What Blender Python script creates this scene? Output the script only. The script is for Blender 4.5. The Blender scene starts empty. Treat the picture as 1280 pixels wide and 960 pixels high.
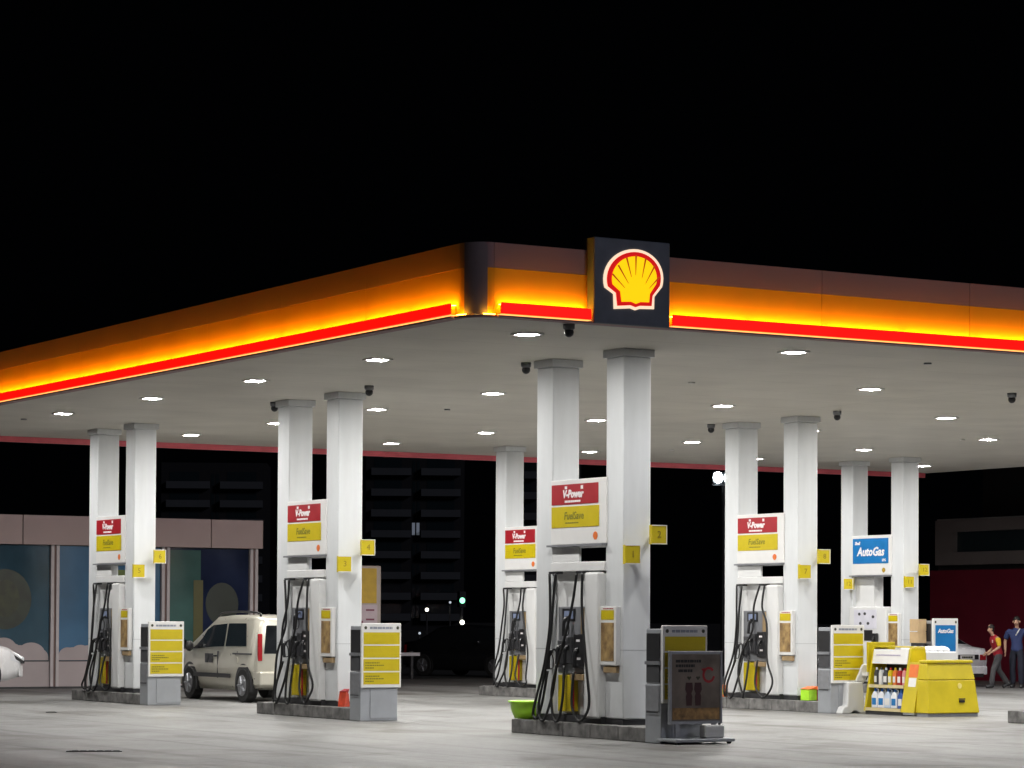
import bpy, bmesh, math, random
from mathutils import Vector, Matrix, Euler, noise as mnoise
random.seed(7)
R = math.radians
SC = bpy.context.scene
COL = SC.collection

# ------------------------------------------------------------------ camera
cam = bpy.data.cameras.new('camera')
camo = bpy.data.objects.new('camera', cam); COL.objects.link(camo); SC.camera = camo
YAW, PITCH, ROLL = 0.5339, 0.0252, -0.0049
fw = Vector((math.sin(YAW)*math.cos(PITCH), math.cos(YAW)*math.cos(PITCH), math.sin(PITCH)))
rt = Vector((math.cos(YAW), -math.sin(YAW), 0)); up = rt.cross(fw)
rot = Matrix((rt, up, -fw)).transposed() @ Matrix.Rotation(-ROLL, 3, 'Z')
camo.matrix_world = Matrix.Translation((-16.3187, -28.5786, 1.6129)) @ rot.to_4x4()
cam.sensor_width = 36.0; cam.sensor_fit = 'HORIZONTAL'
cam.lens = 3398.8/1280*36.0
cam.shift_y = 209.04/1280
cam.clip_start = 0.1; cam.clip_end = 3000

# ------------------------------------------------------------------ night sky
W = bpy.data.worlds.new('World'); SC.world = W; W.use_nodes = True
bg = W.node_tree.nodes['Background']
bg.inputs['Color'].default_value = (0.55, 0.7, 1.0, 1); bg.inputs['Strength'].default_value = 0.0005
# weak cold street glow from the road side, low from the front right
sun = bpy.data.lights.new('night_glow', 'SUN'); sun.energy = 0.30; sun.angle = R(12); sun.color = (.86,.86,1.0)
suno = bpy.data.objects.new('night_glow', sun); COL.objects.link(suno); suno.location = (20,-40,30)
suno.rotation_euler = Vector((-.30,1.0,-.42)).to_track_quat('-Z','Y').to_euler()
SC.view_settings.view_transform = 'Standard'; SC.view_settings.look = 'None'
SC.view_settings.exposure = 0.0; SC.view_settings.gamma = 1.0
SC.view_settings.use_curve_mapping = False
try:
    SC.cycles.use_denoising = True
    SC.cycles.use_light_tree = True
    SC.cycles.max_bounces = 8
    SC.cycles.sample_clamp_indirect = 6
except Exception:
    pass
LAMP = 800.0          # radiance of the ceiling lamps
H = 5.3               # soffit height
LB, LA = 26.9, 24.28  # canopy length along X and Y

# ------------------------------------------------------------------ materials
MATS = {}
def mat(name, col=(.5,.5,.5), rough=.5, metal=0.0, var=.06, scale=6.0, bump=0.0, bscale=60.0, emit=None, estr=0.0, spec=.5, dirt=None, coat=0.0, stretch=None, seams=None):
    if name in MATS: return MATS[name]
    m = bpy.data.materials.new(name); m.use_nodes = True; nt = m.node_tree; N = nt.nodes; L = nt.links
    b = N['Principled BSDF']
    b.inputs['Roughness'].default_value = rough; b.inputs['Metallic'].default_value = metal
    b.inputs['Specular IOR Level'].default_value = spec
    if coat: b.inputs['Coat Weight'].default_value = coat; b.inputs['Coat Roughness'].default_value = .08
    tc = N.new('ShaderNodeTexCoord')
    nz = N.new('ShaderNodeTexNoise'); nz.inputs['Scale'].default_value = scale; nz.inputs['Detail'].default_value = 6
    if stretch:
        mp = N.new('ShaderNodeMapping'); mp.inputs['Scale'].default_value = stretch
        L.new(tc.outputs['Object'], mp.inputs['Vector']); L.new(mp.outputs['Vector'], nz.inputs['Vector'])
    else: L.new(tc.outputs['Object'], nz.inputs['Vector'])
    rp = N.new('ShaderNodeValToRGB'); rp.color_ramp.elements[0].position = .3; rp.color_ramp.elements[1].position = .7
    lo = tuple(c*(1-var) for c in col); hi = tuple(min(1, c*(1+var)) for c in col)
    rp.color_ramp.elements[0].color = (*(dirt or lo), 1); rp.color_ramp.elements[1].color = (*hi, 1)
    L.new(nz.outputs['Fac'], rp.inputs['Fac']); cout = rp.outputs['Color']
    if seams:
        bk = N.new('ShaderNodeTexBrick'); bk.offset = 0; bk.inputs['Scale'].default_value = 1; bk.inputs['Brick Width'].default_value = seams[0]; bk.inputs['Row Height'].default_value = seams[1]
        bk.inputs['Mortar Size'].default_value = .008; L.new(tc.outputs['Object'], bk.inputs['Vector'])
        mx = N.new('ShaderNodeMix'); mx.data_type = 'RGBA'; mx.blend_type = 'MULTIPLY'; mx.inputs[7].default_value = (.72,.71,.69,1)
        L.new(bk.outputs['Fac'], mx.inputs[0]); L.new(cout, mx.inputs[6]); cout = mx.outputs[2]
    L.new(cout, b.inputs['Base Color'])
    mr = N.new('ShaderNodeMapRange'); mr.inputs['To Min'].default_value = max(0, rough-.08); mr.inputs['To Max'].default_value = min(1, rough+.1)
    L.new(nz.outputs['Fac'], mr.inputs['Value']); L.new(mr.outputs['Result'], b.inputs['Roughness'])
    if bump:
        n2 = N.new('ShaderNodeTexNoise'); n2.inputs['Scale'].default_value = bscale; n2.inputs['Detail'].default_value = 4
        L.new(tc.outputs['Object'], n2.inputs['Vector'])
        bp = N.new('ShaderNodeBump'); bp.inputs['Strength'].default_value = bump; bp.inputs['Distance'].default_value = .01
        L.new(n2.outputs['Fac'], bp.inputs['Height']); L.new(bp.outputs['Normal'], b.inputs['Normal'])
    if emit:
        b.inputs['Emission Color'].default_value = (*emit, 1); b.inputs['Emission Strength'].default_value = estr
    MATS[name] = m
    return m

WHITE = mat('white paint', (.665,.68,.69), .42, var=.05, scale=5, stretch=(1,1,.22))
WHITE2 = mat('white plastic', (.70,.70,.695), .45, var=.03, scale=3)
SIGNW = mat('sign white', (.74,.73,.715), .35, var=.02)
RED = mat('sign red', (.36,.010,.018), .4, var=.08)
YEL = mat('sign yellow', (.56,.435,.003), .4, var=.06)
YELBIN = mat('bin yellow plastic', (.54,.42,.002), .42, var=.12, scale=3)
BLUE = mat('sign blue', (.012,.17,.45), .4, var=.06)
DYEL = mat('dull yellow print', (.42,.27,.02), .5, var=.12)
INK = mat('dark ink', (.05,.05,.03), .6)
OLIVE = mat('olive ink', (.20,.19,.01), .6)
WINK = mat('white ink', (.85,.8,.8), .5, var=.01)
BLACK = mat('black rubber', (.012,.012,.013), .5, var=.2)
BLACKP = mat('black plastic', (.02,.02,.022), .35, var=.2)
CHAR = mat('charcoal plastic', (.055,.055,.06), .4, var=.15)
GREYP = mat('grey plastic', (.20,.205,.22), .4, var=.1)
STEEL = mat('brushed steel', (.42,.43,.46), .38, metal=.75, var=.08, scale=14)
ALU = mat('grey painted steel', (.36,.375,.40), .42, metal=.25, var=.06, scale=5)
TAN = mat('tan plastic', (.33,.23,.12), .5, var=.15)
ORANGE = mat('orange plastic', (.75,.17,.03), .45, var=.1)
LIME = mat('lime plastic', (.45,.86,.04), .35, var=.08)
KERB = mat('kerb concrete', (.165,.16,.155), .85, var=.45, scale=7, bump=.35, bscale=40)
PLINTH = mat('dark plinth', (.03,.03,.033), .5, var=.2)
SOFF = mat('soffit metal', (.58,.555,.50), .6, spec=.15, var=.07, scale=.9, seams=(12.1,1.35))
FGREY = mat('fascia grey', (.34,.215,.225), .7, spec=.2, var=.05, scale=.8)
FBRN = mat('fascia upper left glow tint', (.55,.275,.07), .7, spec=.2, var=.05, scale=.8)  # amber glow put into the colour of the left upper panels
FYEL = mat('fascia yellow', (.86,.40,.012), .7, spec=.2, var=.04, scale=.8)
BOXG = mat('logo box grey', (.13,.15,.19), .4, var=.1)
ROOFM = mat('roof sheet', (.2,.2,.2), .7)
def emis(name, col, st):
    return mat(name, col, .4, emit=col, estr=st, var=.0)
LENS = emis('lamp lens', (1.0,.985,.955), LAMP)
REDLED = emis('red led lens', (1.0,.004,.002), 1.35)
AMBER = emis('amber led strip', (1.0,.50,.03), 34.0)
AMBLO = emis('amber gap glow', (1.0,.45,.12), 1.6)
PECY = emis('emblem yellow', (1.0,.66,.0), .95)
PECR = emis('emblem red', (.62,.004,.004), .85)
PECW = emis('emblem rim light', (1.0,.74,.52), 1.0)
PECD = emis('emblem rib line', (.60,.10,.0), .55)
FLOOD = emis('flood lens', (.82,.95,1.0), 60.0)
GREENL = emis('green signal', (.25,1.0,.55), 3.0)
HEADL = emis('lit lens', (1.0,.97,.8), 6.0)
PINKRED = mat('red lens unlit side', (.80,.16,.20), .35, var=.05)
GLASS = mat('dark car glass', (.012,.014,.016), .06, var=.1, spec=.8)
GLASSB = mat('shop window glass', (.02,.03,.035), .08, spec=.6)
TYRE = mat('tyre', (.018,.018,.018), .75, var=.2)
RIM = mat('wheel rim', (.3,.3,.31), .35, metal=.7)
BEIGE = mat('beige car paint', (.66,.63,.54), .30, metal=.6, var=.02, coat=.3)
CARW = mat('white car paint', (.82,.82,.83), .25, var=.02, coat=.5)
CARK = mat('black car paint', (.012,.013,.015), .2, var=.05, coat=.6)
TAIL = mat('tail lamp', (.35,.015,.02), .15, var=.1)
CHROME = mat('chrome', (.7,.7,.72), .15, metal=1)
SKIN = mat('skin', (.52,.30,.20), .5, var=.08)
HAIR = mat('hair', (.015,.012,.01), .6)
VESTR = mat('red vest', (.34,.008,.02), .8, var=.12)
SLEEY = mat('yellow sleeve', (.70,.42,.02), .8, var=.08)
TROUG = mat('grey trousers', (.07,.068,.072), .85, var=.15)
NAVY = mat('navy shirt', (.028,.042,.13), .8, var=.15)
TROUN = mat('dark trousers', (.014,.016,.03), .85, var=.15)
SHOE = mat('dark shoe', (.03,.03,.032), .5)
STOREP = mat('shop fascia panel', (.38,.295,.285), .5, var=.05, scale=.8)
STOREW = mat('shop plinth panel', (.40,.345,.35), .55, var=.06, scale=1.2)
MULL = mat('mullion paint', (.48,.44,.45), .45)
REDWALL = mat('dark red cladding', (.15,.005,.02), .6, var=.12, scale=1.5)
GREYF = mat('grey frame render', (.15,.13,.125), .7, var=.08, scale=1)
DARKW = mat('dark wall', (.012,.012,.014), .8, var=.1, scale=.2)
CONC = mat('balcony concrete', (.075,.08,.088), .8, var=.1, scale=.3)
CARD = mat('cardboard', (.50,.35,.19), .8, var=.1)
ICE = mat('white sacks', (.80,.80,.82), .5, var=.04, scale=12)

# concrete forecourt: streaks, patches and tyre marks of its own
def ground_mat(name, base, dark, rough):
    m = bpy.data.materials.new(name); m.use_nodes = True; N = m.node_tree.nodes; L = m.node_tree.links
    b = N['Principled BSDF']; tc = N.new('ShaderNodeTexCoord')
    n1 = N.new('ShaderNodeTexNoise'); n1.inputs['Scale'].default_value = .22; n1.inputs['Detail'].default_value = 8; n1.inputs['Roughness'].default_value = .62
    L.new(tc.outputs['Object'], n1.inputs['Vector'])
    mp = N.new('ShaderNodeMapping'); mp.inputs['Scale'].default_value = (1.1, .12, 1); mp.inputs['Rotation'].default_value = (0,0,R(3))
    L.new(tc.outputs['Object'], mp.inputs['Vector'])
    n2 = N.new('ShaderNodeTexNoise'); n2.inputs['Scale'].default_value = 1.0; n2.inputs['Detail'].default_value = 7; n2.inputs['Roughness'].default_value = .6
    L.new(mp.outputs['Vector'], n2.inputs['Vector'])
    n3 = N.new('ShaderNodeTexNoise'); n3.inputs['Scale'].default_value = 9; n3.inputs['Detail'].default_value = 8
    L.new(tc.outputs['Object'], n3.inputs['Vector'])
    mx = N.new('ShaderNodeMix'); mx.data_type = 'FLOAT'; mx.inputs[0].default_value = .5
    L.new(n1.outputs['Fac'], mx.inputs[2]); L.new(n2.outputs['Fac'], mx.inputs[3])
    m2 = N.new('ShaderNodeMix'); m2.data_type = 'FLOAT'; m2.inputs[0].default_value = .18
    L.new(mx.outputs[0], m2.inputs[2]); L.new(n3.outputs['Fac'], m2.inputs[3])
    rp = N.new('ShaderNodeValToRGB'); e = rp.color_ramp.elements
    e[0].position = .38; e[0].color = (*dark, 1); e[1].position = .57; e[1].color = (*base, 1)
    L.new(m2.outputs[0], rp.inputs['Fac'])
    def mulby(src, fac_node, out, lo, hi, col):
        r = N.new('ShaderNodeMapRange'); r.inputs['From Min'].default_value = lo; r.inputs['From Max'].default_value = hi
        L.new(out, r.inputs['Value'])
        m = N.new('ShaderNodeMix'); m.data_type = 'RGBA'; m.blend_type = 'MULTIPLY'
        L.new(r.outputs['Result'], m.inputs[0]); L.new(src, m.inputs[6]); m.inputs[7].default_value = (*col, 1)
        return m.outputs[2]
    # oil and dirt blotches
    n4 = N.new('ShaderNodeTexNoise'); n4.inputs['Scale'].default_value = .55; n4.inputs['Detail'].default_value = 5; n4.inputs['Distortion'].default_value = .8
    L.new(tc.outputs['Object'], n4.inputs['Vector'])
    c = mulby(rp.outputs['Color'], n4, n4.outputs['Fac'], .52, .66, (.60,.57,.54))
    # drips
    v = N.new('ShaderNodeTexVoronoi'); v.inputs['Scale'].default_value = .9; L.new(tc.outputs['Object'], v.inputs['Vector'])
    c = mulby(c, v, v.outputs['Distance'], .10, .04, (.55,.52,.48))
    # tyre tracks along the lanes
    mp2 = N.new('ShaderNodeMapping'); mp2.inputs['Scale'].default_value = (2.2, .05, 1); L.new(tc.outputs['Object'], mp2.inputs['Vector'])
    n5 = N.new('ShaderNodeTexNoise'); n5.inputs['Scale'].default_value = 1.0; n5.inputs['Detail'].default_value = 3; n5.inputs['Distortion'].default_value = .3
    L.new(mp2.outputs['Vector'], n5.inputs['Vector'])
    c = mulby(c, n5, n5.outputs['Fac'], .54, .66, (.70,.69,.68))
    # speckle of the aggregate
    n6 = N.new('ShaderNodeTexNoise'); n6.inputs['Scale'].default_value = 45; n6.inputs['Detail'].default_value = 3
    L.new(tc.outputs['Object'], n6.inputs['Vector'])
    c = mulby(c, n6, n6.outputs['Fac'], .55, .72, (.70,.70,.70))
    # saw cut joints
    bk = N.new('ShaderNodeTexBrick'); bk.offset = 0; bk.inputs['Scale'].default_value = 1.0; bk.inputs['Brick Width'].default_value = 4.6; bk.inputs['Row Height'].default_value = 4.25
    bk.inputs['Mortar Size'].default_value = .012; bk.inputs['Mortar Smooth'].default_value = .3
    mp3 = N.new('ShaderNodeMapping'); mp3.inputs['Location'].default_value = (1.3,.6,0); L.new(tc.outputs['Object'], mp3.inputs['Vector']); L.new(mp3.outputs['Vector'], bk.inputs['Vector'])
    c = mulby(c, bk, bk.outputs['Fac'], 0, 1, (.55,.54,.52))
    L.new(c, b.inputs['Base Color'])
    mr = N.new('ShaderNodeMapRange'); mr.inputs['From Min'].default_value = .35; mr.inputs['From Max'].default_value = .65
    mr.inputs['To Min'].default_value = rough-.12; mr.inputs['To Max'].default_value = rough+.1
    L.new(n2.outputs['Fac'], mr.inputs['Value']); L.new(mr.outputs['Result'], b.inputs['Roughness'])
    bp = N.new('ShaderNodeBump'); bp.inputs['Strength'].default_value = .25; bp.inputs['Distance'].default_value = .01
    L.new(n3.outputs['Fac'], bp.inputs['Height']); L.new(bp.outputs['Normal'], b.inputs['Normal'])
    return m
FORE = ground_mat('forecourt concrete', (.270,.268,.262), (.120,.117,.111), .54)
ASPH = ground_mat('asphalt', (.05,.05,.05), (.035,.035,.035), .85)

# ------------------------------------------------------------------ mesh helpers
class MB:
    def __init__(s): s.v = []; s.f = []
    def add(s, vs, fs):
        o = len(s.v); s.v += [tuple(p) for p in vs]; s.f += [tuple(i+o for i in q) for q in fs]; return s
    def box(s, x0, x1, y0, y1, z0, z1):
        return s.add([(x0,y0,z0),(x1,y0,z0),(x1,y1,z0),(x0,y1,z0),(x0,y0,z1),(x1,y0,z1),(x1,y1,z1),(x0,y1,z1)],
                     [(0,3,2,1),(4,5,6,7),(0,1,5,4),(1,2,6,5),(2,3,7,6),(3,0,4,7)])
    def prism(s, poly, a0, a1, axis='y'):
        # poly: list of 2D points; axis x: (y,z), axis y: (x,z), axis z: (x,y)
        n = len(poly)
        def P(p, a): return {'x': (a,p[0],p[1]), 'y': (p[0],a,p[1]), 'z': (p[0],p[1],a)}[axis]
        vs = [P(p,a0) for p in poly] + [P(p,a1) for p in poly]
        fs = [tuple(range(n)), tuple(reversed(range(n,2*n)))] + [(i, i+n, (i+1)%n+n, (i+1)%n) for i in range(n)]
        return s.add(vs, fs)
    def cyl(s, a, b, r0, r1=None, n=12, cap=True):
        a, b = Vector(a), Vector(b); r1 = r0 if r1 is None else r1
        d = (b-a).normalized(); u = d.orthogonal().normalized(); w = d.cross(u)
        vs = []
        for c, r in ((a,r0),(b,r1)):
            for i in range(n):
                t = 2*math.pi*i/n; vs.append(c+u*(r*math.cos(t))+w*(r*math.sin(t)))
        fs = [(i,(i+1)%n,(i+1)%n+n,i+n) for i in range(n)]
        if cap: fs += [tuple(reversed(range(n))), tuple(range(n,2*n))]
        return s.add(vs, fs)
    def tube(s, pts, r, n=6):
        pts = [Vector(p) for p in pts]; k = len(pts); vs = []; u = None
        for i, p in enumerate(pts):
            d = (pts[min(i+1,k-1)]-pts[max(i-1,0)]).normalized()
            if u is None: u = d.orthogonal().normalized()
            else: u = (u-d*u.dot(d)).normalized()
            w = d.cross(u)
            rr = r[i] if isinstance(r, (list,tuple)) else r
            for j in range(n):
                t = 2*math.pi*j/n; vs.append(p+u*(rr*math.cos(t))+w*(rr*math.sin(t)))
        fs = [(i*n+j, i*n+(j+1)%n, (i+1)*n+(j+1)%n, (i+1)*n+j) for i in range(k-1) for j in range(n)]
        fs += [tuple(reversed(range(n))), tuple(range((k-1)*n, k*n))]
        return s.add(vs, fs)
    def lathe(s, c, prof, n=14):
        c = Vector(c); vs = []; k = len(prof)
        for r, z in prof:
            for j in range(n):
                t = 2*math.pi*j/n; vs.append((c.x+r*math.cos(t), c.y+r*math.sin(t), c.z+z))
        fs = [(i*n+j, i*n+(j+1)%n, (i+1)*n+(j+1)%n, (i+1)*n+j) for i in range(k-1) for j in range(n)]
        fs += [tuple(reversed(range(n))), tuple(range((k-1)*n, k*n))]
        return s.add(vs, fs)
    def ball(s, c, r, n=10, m=7, sc=(1,1,1)):
        prof = [(max(.02,math.sin(math.pi*i/m))*r, -math.cos(math.pi*i/m)*r*sc[2]) for i in range(m+1)]
        o = len(s.v); s.lathe(c, prof, n)
        for i in range(o, len(s.v)):
            p = s.v[i]; s.v[i] = (c[0]+(p[0]-c[0])*sc[0], c[1]+(p[1]-c[1])*sc[1], p[2])
        return s
    def mesh(s, name, smooth=False):
        me = bpy.data.meshes.new(name); me.from_pydata([tuple(p) for p in s.v], [], s.f)
        bm = bmesh.new(); bm.from_mesh(me); bmesh.ops.recalc_face_normals(bm, faces=bm.faces); bm.to_mesh(me); bm.free()
        if smooth:
            for p in me.polygons: p.use_smooth = True
        return me

def cat_rom(pts, k=6):
    pts = [Vector(p) for p in pts]; P = [pts[0]]+pts+[pts[-1]]; out = []
    for i in range(1, len(P)-2):
        a,b,c,d = P[i-1],P[i],P[i+1],P[i+2]
        for j in range(k):
            t = j/k
            out.append(.5*((2*b)+(c-a)*t+(2*a-5*b+4*c-d)*t*t+(3*b-a-3*c+d)*t**3))
    out.append(pts[-1]); return out

def link(o, parent=None):
    COL.objects.link(o)
    if parent is not None: o.parent = parent
    return o
def part(name, mb, m, parent=None, smooth=False, bevel=0.0, label=None):
    me = mb.mesh(name, smooth) if isinstance(mb, MB) else mb
    if m is not None: me.materials.clear(); me.materials.append(m)
    o = bpy.data.objects.new(name, me); link(o, parent)
    if bevel:
        md = o.modifiers.new('bevel','BEVEL'); md.width = bevel; md.segments = 2; md.limit_method = 'ANGLE'
    if label: o['label'] = label
    return o
def tag(o, label=None, cat=None, group=None, kind=None):
    if label: o['label'] = label
    if cat: o['category'] = cat
    if group: o['group'] = group
    if kind: o['kind'] = kind
    return o
def thing(name, label, cat, loc=(0,0,0), rz=0.0, group=None):
    o = bpy.data.objects.new(name, None); o.location = loc; o.rotation_euler = (0,0,rz); o.empty_display_size = .2
    link(o); return tag(o, label, cat, group)
KIDS = {}
def copy_tree(o, parent=None):
    c = o.copy(); link(c, parent)
    for ch in [x for x in bpy.data.objects if x.parent is o and x is not c]:
        copy_tree(ch, c)
    return c
def dup(root, loc, label, rz=None):
    c = copy_tree(root); c.location = loc; c['label'] = label
    if rz is not None: c.rotation_euler = (0,0,rz)
    return c

FX = (R(90), 0, R(-90))     # print on a face that looks along -X
FY = (R(90), 0, 0)          # print on a face that looks along -Y
def text(name, s, size, m, parent, loc, rot, ext=.0015, shear=0.0, bold=0.0, align='CENTER', sx=1.0):
    cu = bpy.data.curves.new(name, 'FONT'); cu.body = s; cu.size = size; cu.align_x = align; cu.align_y = 'CENTER'
    cu.extrude = ext; cu.shear = shear; cu.offset = bold; cu.resolution_u = 2
    t = bpy.data.objects.new(name, cu); COL.objects.link(t)
    me = bpy.data.meshes.new_from_object(t)
    bpy.data.objects.remove(t); bpy.data.curves.remove(cu)
    me.materials.clear(); me.materials.append(m)
    o = bpy.data.objects.new(name, me); link(o, parent); o.location = loc; o.rotation_euler = rot; o.scale = (sx,1,1)
    return o

# ------------------------------------------------------------------ ground
g = part('ground', MB().add([(-900,-300,0),(1200,-300,0),(1200,1200,0),(-900,1200,0)], [(0,1,2,3)]), ASPH); tag(g, kind='structure')
g = part('forecourt', MB().add([(-60,-60,.004),(60,-60,.004),(60,36,.004),(-60,36,.004)], [(0,1,2,3)]), FORE); tag(g, kind='structure')

# ------------------------------------------------------------------ canopy
can = thing('canopy', 'large flat petrol station canopy with glowing yellow and red edge', 'canopy', (0,0,0))
part('soffit', MB().box(.05, LB-.05, .05, LA-.05, H, H+.03), SOFF, can)
rs = random.Random(3)
for k in range(14):
    fx, fy = 1.2+rs.random()*24, 1.0+rs.random()*22
    part('soffit_fitting', MB().cyl((fx,fy,H-.022),(fx,fy,H-.002),.055,n=12), SIGNW if k % 3 else GREYP, can)
part('roof_deck', MB().box(.25, LB-.06, .25, LA-.06, H+.55, H+.6), ROOFM, can)
RC = .30
def arc_pts(n=8, r=RC):   # rounded front corner in plan, from left face to right face
    return [(RC-r*math.cos(math.pi/2*i/n), RC-r*math.sin(math.pi/2*i/n)) for i in range(n+1)]
ZB, ZY, ZT = 5.318, 5.905, 6.215
def corner(z0, z1, off=0.0, a0=0.0, a1=90.0):
    n = 10; ts = [R(a0+(a1-a0)*i/n) for i in range(n+1)]
    poly = [(RC-(RC+off)*math.cos(t), RC-(RC+off)*math.sin(t)) for t in ts]+[(RC-(RC-.04)*math.cos(t), RC-(RC-.04)*math.sin(t)) for t in reversed(ts)]
    return MB().prism(poly, z0, z1, 'z')
CORN = mat('corner grey', (.25,.20,.215), .8, spec=.15, var=.05)
part('corner_panel', corner(ZB, ZT, .003, 16, 74), CORN, can)
for a0, a1 in ((0,15.95),(74.05,90)):
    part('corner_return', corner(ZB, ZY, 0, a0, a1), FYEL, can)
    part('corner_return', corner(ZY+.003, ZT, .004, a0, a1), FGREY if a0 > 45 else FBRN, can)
def arc_strip(a0, a1):
    n = 8; ts = [R(a0+(a1-a0)*i/n) for i in range(n+1)]
    ring = lambda r: [(RC-r*math.cos(t), RC-r*math.sin(t)) for t in ts]
    return MB().prism(ring(RC+.062)+list(reversed(ring(RC+.040))), 5.326, 5.334, 'z')
part('led_strip', arc_strip(2, 27), AMBER, can); part('led_strip', arc_strip(64, 88), AMBER, can)
part('bottom_lip', corner(H-.006, ZB-.002, .07), FGREY, can, True)
def panels(axis, cuts, sign):
    # sign: which side the panel thickness goes; front faces at 0 or at the far edge
    for a, b in zip(cuts[:-1], cuts[1:]):
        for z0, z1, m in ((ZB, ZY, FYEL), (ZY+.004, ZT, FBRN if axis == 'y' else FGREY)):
            t0 = 0.0 if m is FYEL else -.006
            mb = MB()
            if axis == 'x': mb.box(a+.004, b-.004, t0, .04, z0, z1)
            elif axis == 'y': mb.box(t0, .04, a+.004, b-.004, z0, z1)
            elif axis == 'xb': mb.box(a+.004, b-.004, LA-.04, LA-t0, z0, z1)
            else: mb.box(LB-.04, LB-t0, a+.004, b-.004, z0, z1)
            part('fascia_panel', mb, m, can)
xc = [RC, 1.64, 2.78] + [2.78+2.5*i for i in range(1,10)] + [LB]
yc = [RC] + [RC+2.5*i for i in range(1,10)] + [LA]
panels('x', xc, -1); panels('y', yc, -1); panels('xb', xc, 1); panels('yb', yc, 1)
# lips
part('bottom_lip', MB().box(RC, LB, -.13, .045, H-.006, ZB-.004), FGREY, can)
part('bottom_lip', MB().box(-.13, .045, RC, LA, H-.006, ZB-.004), FGREY, can)
# light bars: red lens with amber strips above and below it
def bar(axis, a, b):
    def bx(c0,c1,z0,z1): return MB().box(a,b,c0,c1,z0,z1) if axis=='x' else MB().box(c0,c1,a,b,z0,z1)
    o = part('light_bar', bx(-.135, -.105, 5.336, 5.474), REDLED, can, bevel=.014)
    n = max(1, round((b-a)/1.25)); a_, b_ = a, b
    for k in range(n):
        a, b = a_+(b_-a_)*k/n+.02, a_+(b_-a_)*(k+1)/n-.02
        part('led_strip', bx(-.075, -.030, 5.452, 5.458), AMBER, o)
    a, b = a_, b_
    part('gap_strip', bx(-.128, -.04, 5.326, 5.331), AMBLO, o)
    a, b = a_+.07, b_-.07
    part('bar_housing', bx(-.103, -.012, 5.336, 5.450), FYEL, o)
bar('x', RC+.03, 1.63); bar('x', 2.84, LB-.1); bar('y', RC+.02, LA-.1)
# bar along the back edge, its unlit inner side showing below the soffit
o = part('light_bar', MB().box(.1, LB-.1, LA+.06, LA+.14, 5.348, 5.462), REDLED, can)
part('edge_trim', MB().box(.1, LB-.1, LA-.05, LA+.02, H-.115, H-.002), PINKRED, can)
# logo box with lit scallop emblem
lb = part('logo_box', MB().box(1.645, 2.775, -.16, .10, H-.004, 6.37), BOXG, can, bevel=.012)
def U(zx, zy):
    return (1.64+(zx-95)/700*1.13, 6.365-(zy-(50+(zx-95)*60/700))/795*1.06)
def circ(cx, cy, r, a0, a1, n, ry=None):
    ry = ry or r
    return [(cx+r*math.cos(R(a0+(a1-a0)*i/n)), cy-ry*math.sin(R(a0+(a1-a0)*i/n))) for i in range(n+1)]
def emb(name, pts, y0, y1, m): return part(name, MB().prism([U(*p) for p in pts], y0, y1, 'y'), m, lb)
def outline(d):
    top = circ(455, 445, 248+d, -16, 196, 26, 252+d)
    return top + [(290-d*.7,575+d*.35),(303-d,697+d),(425,693+d),(470,712+d),(512,699+d),(618+d,703+d),(626+d*.8,607+d*.3)]
emb('emblem_rim', outline(28), -.172, -.161, PECW)
emb('emblem_border', outline(0), -.186, -.173, PECR)
inner = circ(455, 445, 206, -14, 194, 26, 210)
# scalloped yellow field: seven grooves cut it into ribs
emb('emblem_field', inner + [(325,562),(338,660),(425,660),(470,680),(512,664),(590,668),(596,590)], -.196, -.187, PECY)
for a, b in [((250,400),(365,532)),((303,318),(398,490)),((380,248),(425,430)),((466,226),(464,412)),((556,256),(522,440)),((640,325),(555,492)),((684,430),(588,538))]:
    dx, dy = b[0]-a[0], b[1]-a[1]; l = math.hypot(dx,dy); nx, ny = -dy/l, dx/l
    emb('emblem_rib', [(a[0]+nx*8,a[1]+ny*8),(a[0]-nx*8,a[1]-ny*8),(b[0]-nx*2,b[1]-ny*2),(b[0]+nx*2,b[1]+ny*2)], -.200, -.197, PECD)

# ------------------------------------------------------------------ ceiling lamps
LX = [1.6, 5.85, 10.4, 15.3, 19.75, 24.6]; LY = [1.38, 5.5, 9.55, 13.6, 17.65, 21.6]
lamp0 = None
ORD = ['first','second','third','fourth','fifth','sixth']
seen = {(0,0):'square ceiling light nearest the canopy front corner', (0,1):'ceiling light second from the corner along the left edge',
 (0,2):'ceiling light third from the corner along the left edge', (0,3):'ceiling light fourth from the corner along the left edge',
 (0,4):'ceiling light at the far left end of the left edge row', (1,0):'ceiling light under the front edge just right of the logo box',
 (1,2):'ceiling light left of the twin columns of the nearest pump', (1,3):'ceiling light touching the right column of the pump by the van',
 (1,4):'ceiling light just left of the columns of the pump by the van', (1,5):'ceiling light just right of the far left pump columns',
 (2,1):'ceiling light high above the right pump and right of its columns', (2,2):'ceiling light above the left column of the right pump',
 (2,3):'ceiling light seen between the twin columns of the nearest pump', (2,4):'ceiling light over the half hidden back pump',
 (2,5):'ceiling light near the back edge right of the pump by the van', (3,2):'ceiling light upper right of the blue sign pump',
 (3,4):'ceiling light left of the right pump near the back edge', (4,4):'ceiling light right above the left blue sign pump column', (5,4):'ceiling light at the right frame edge near the back of the canopy'}
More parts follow.
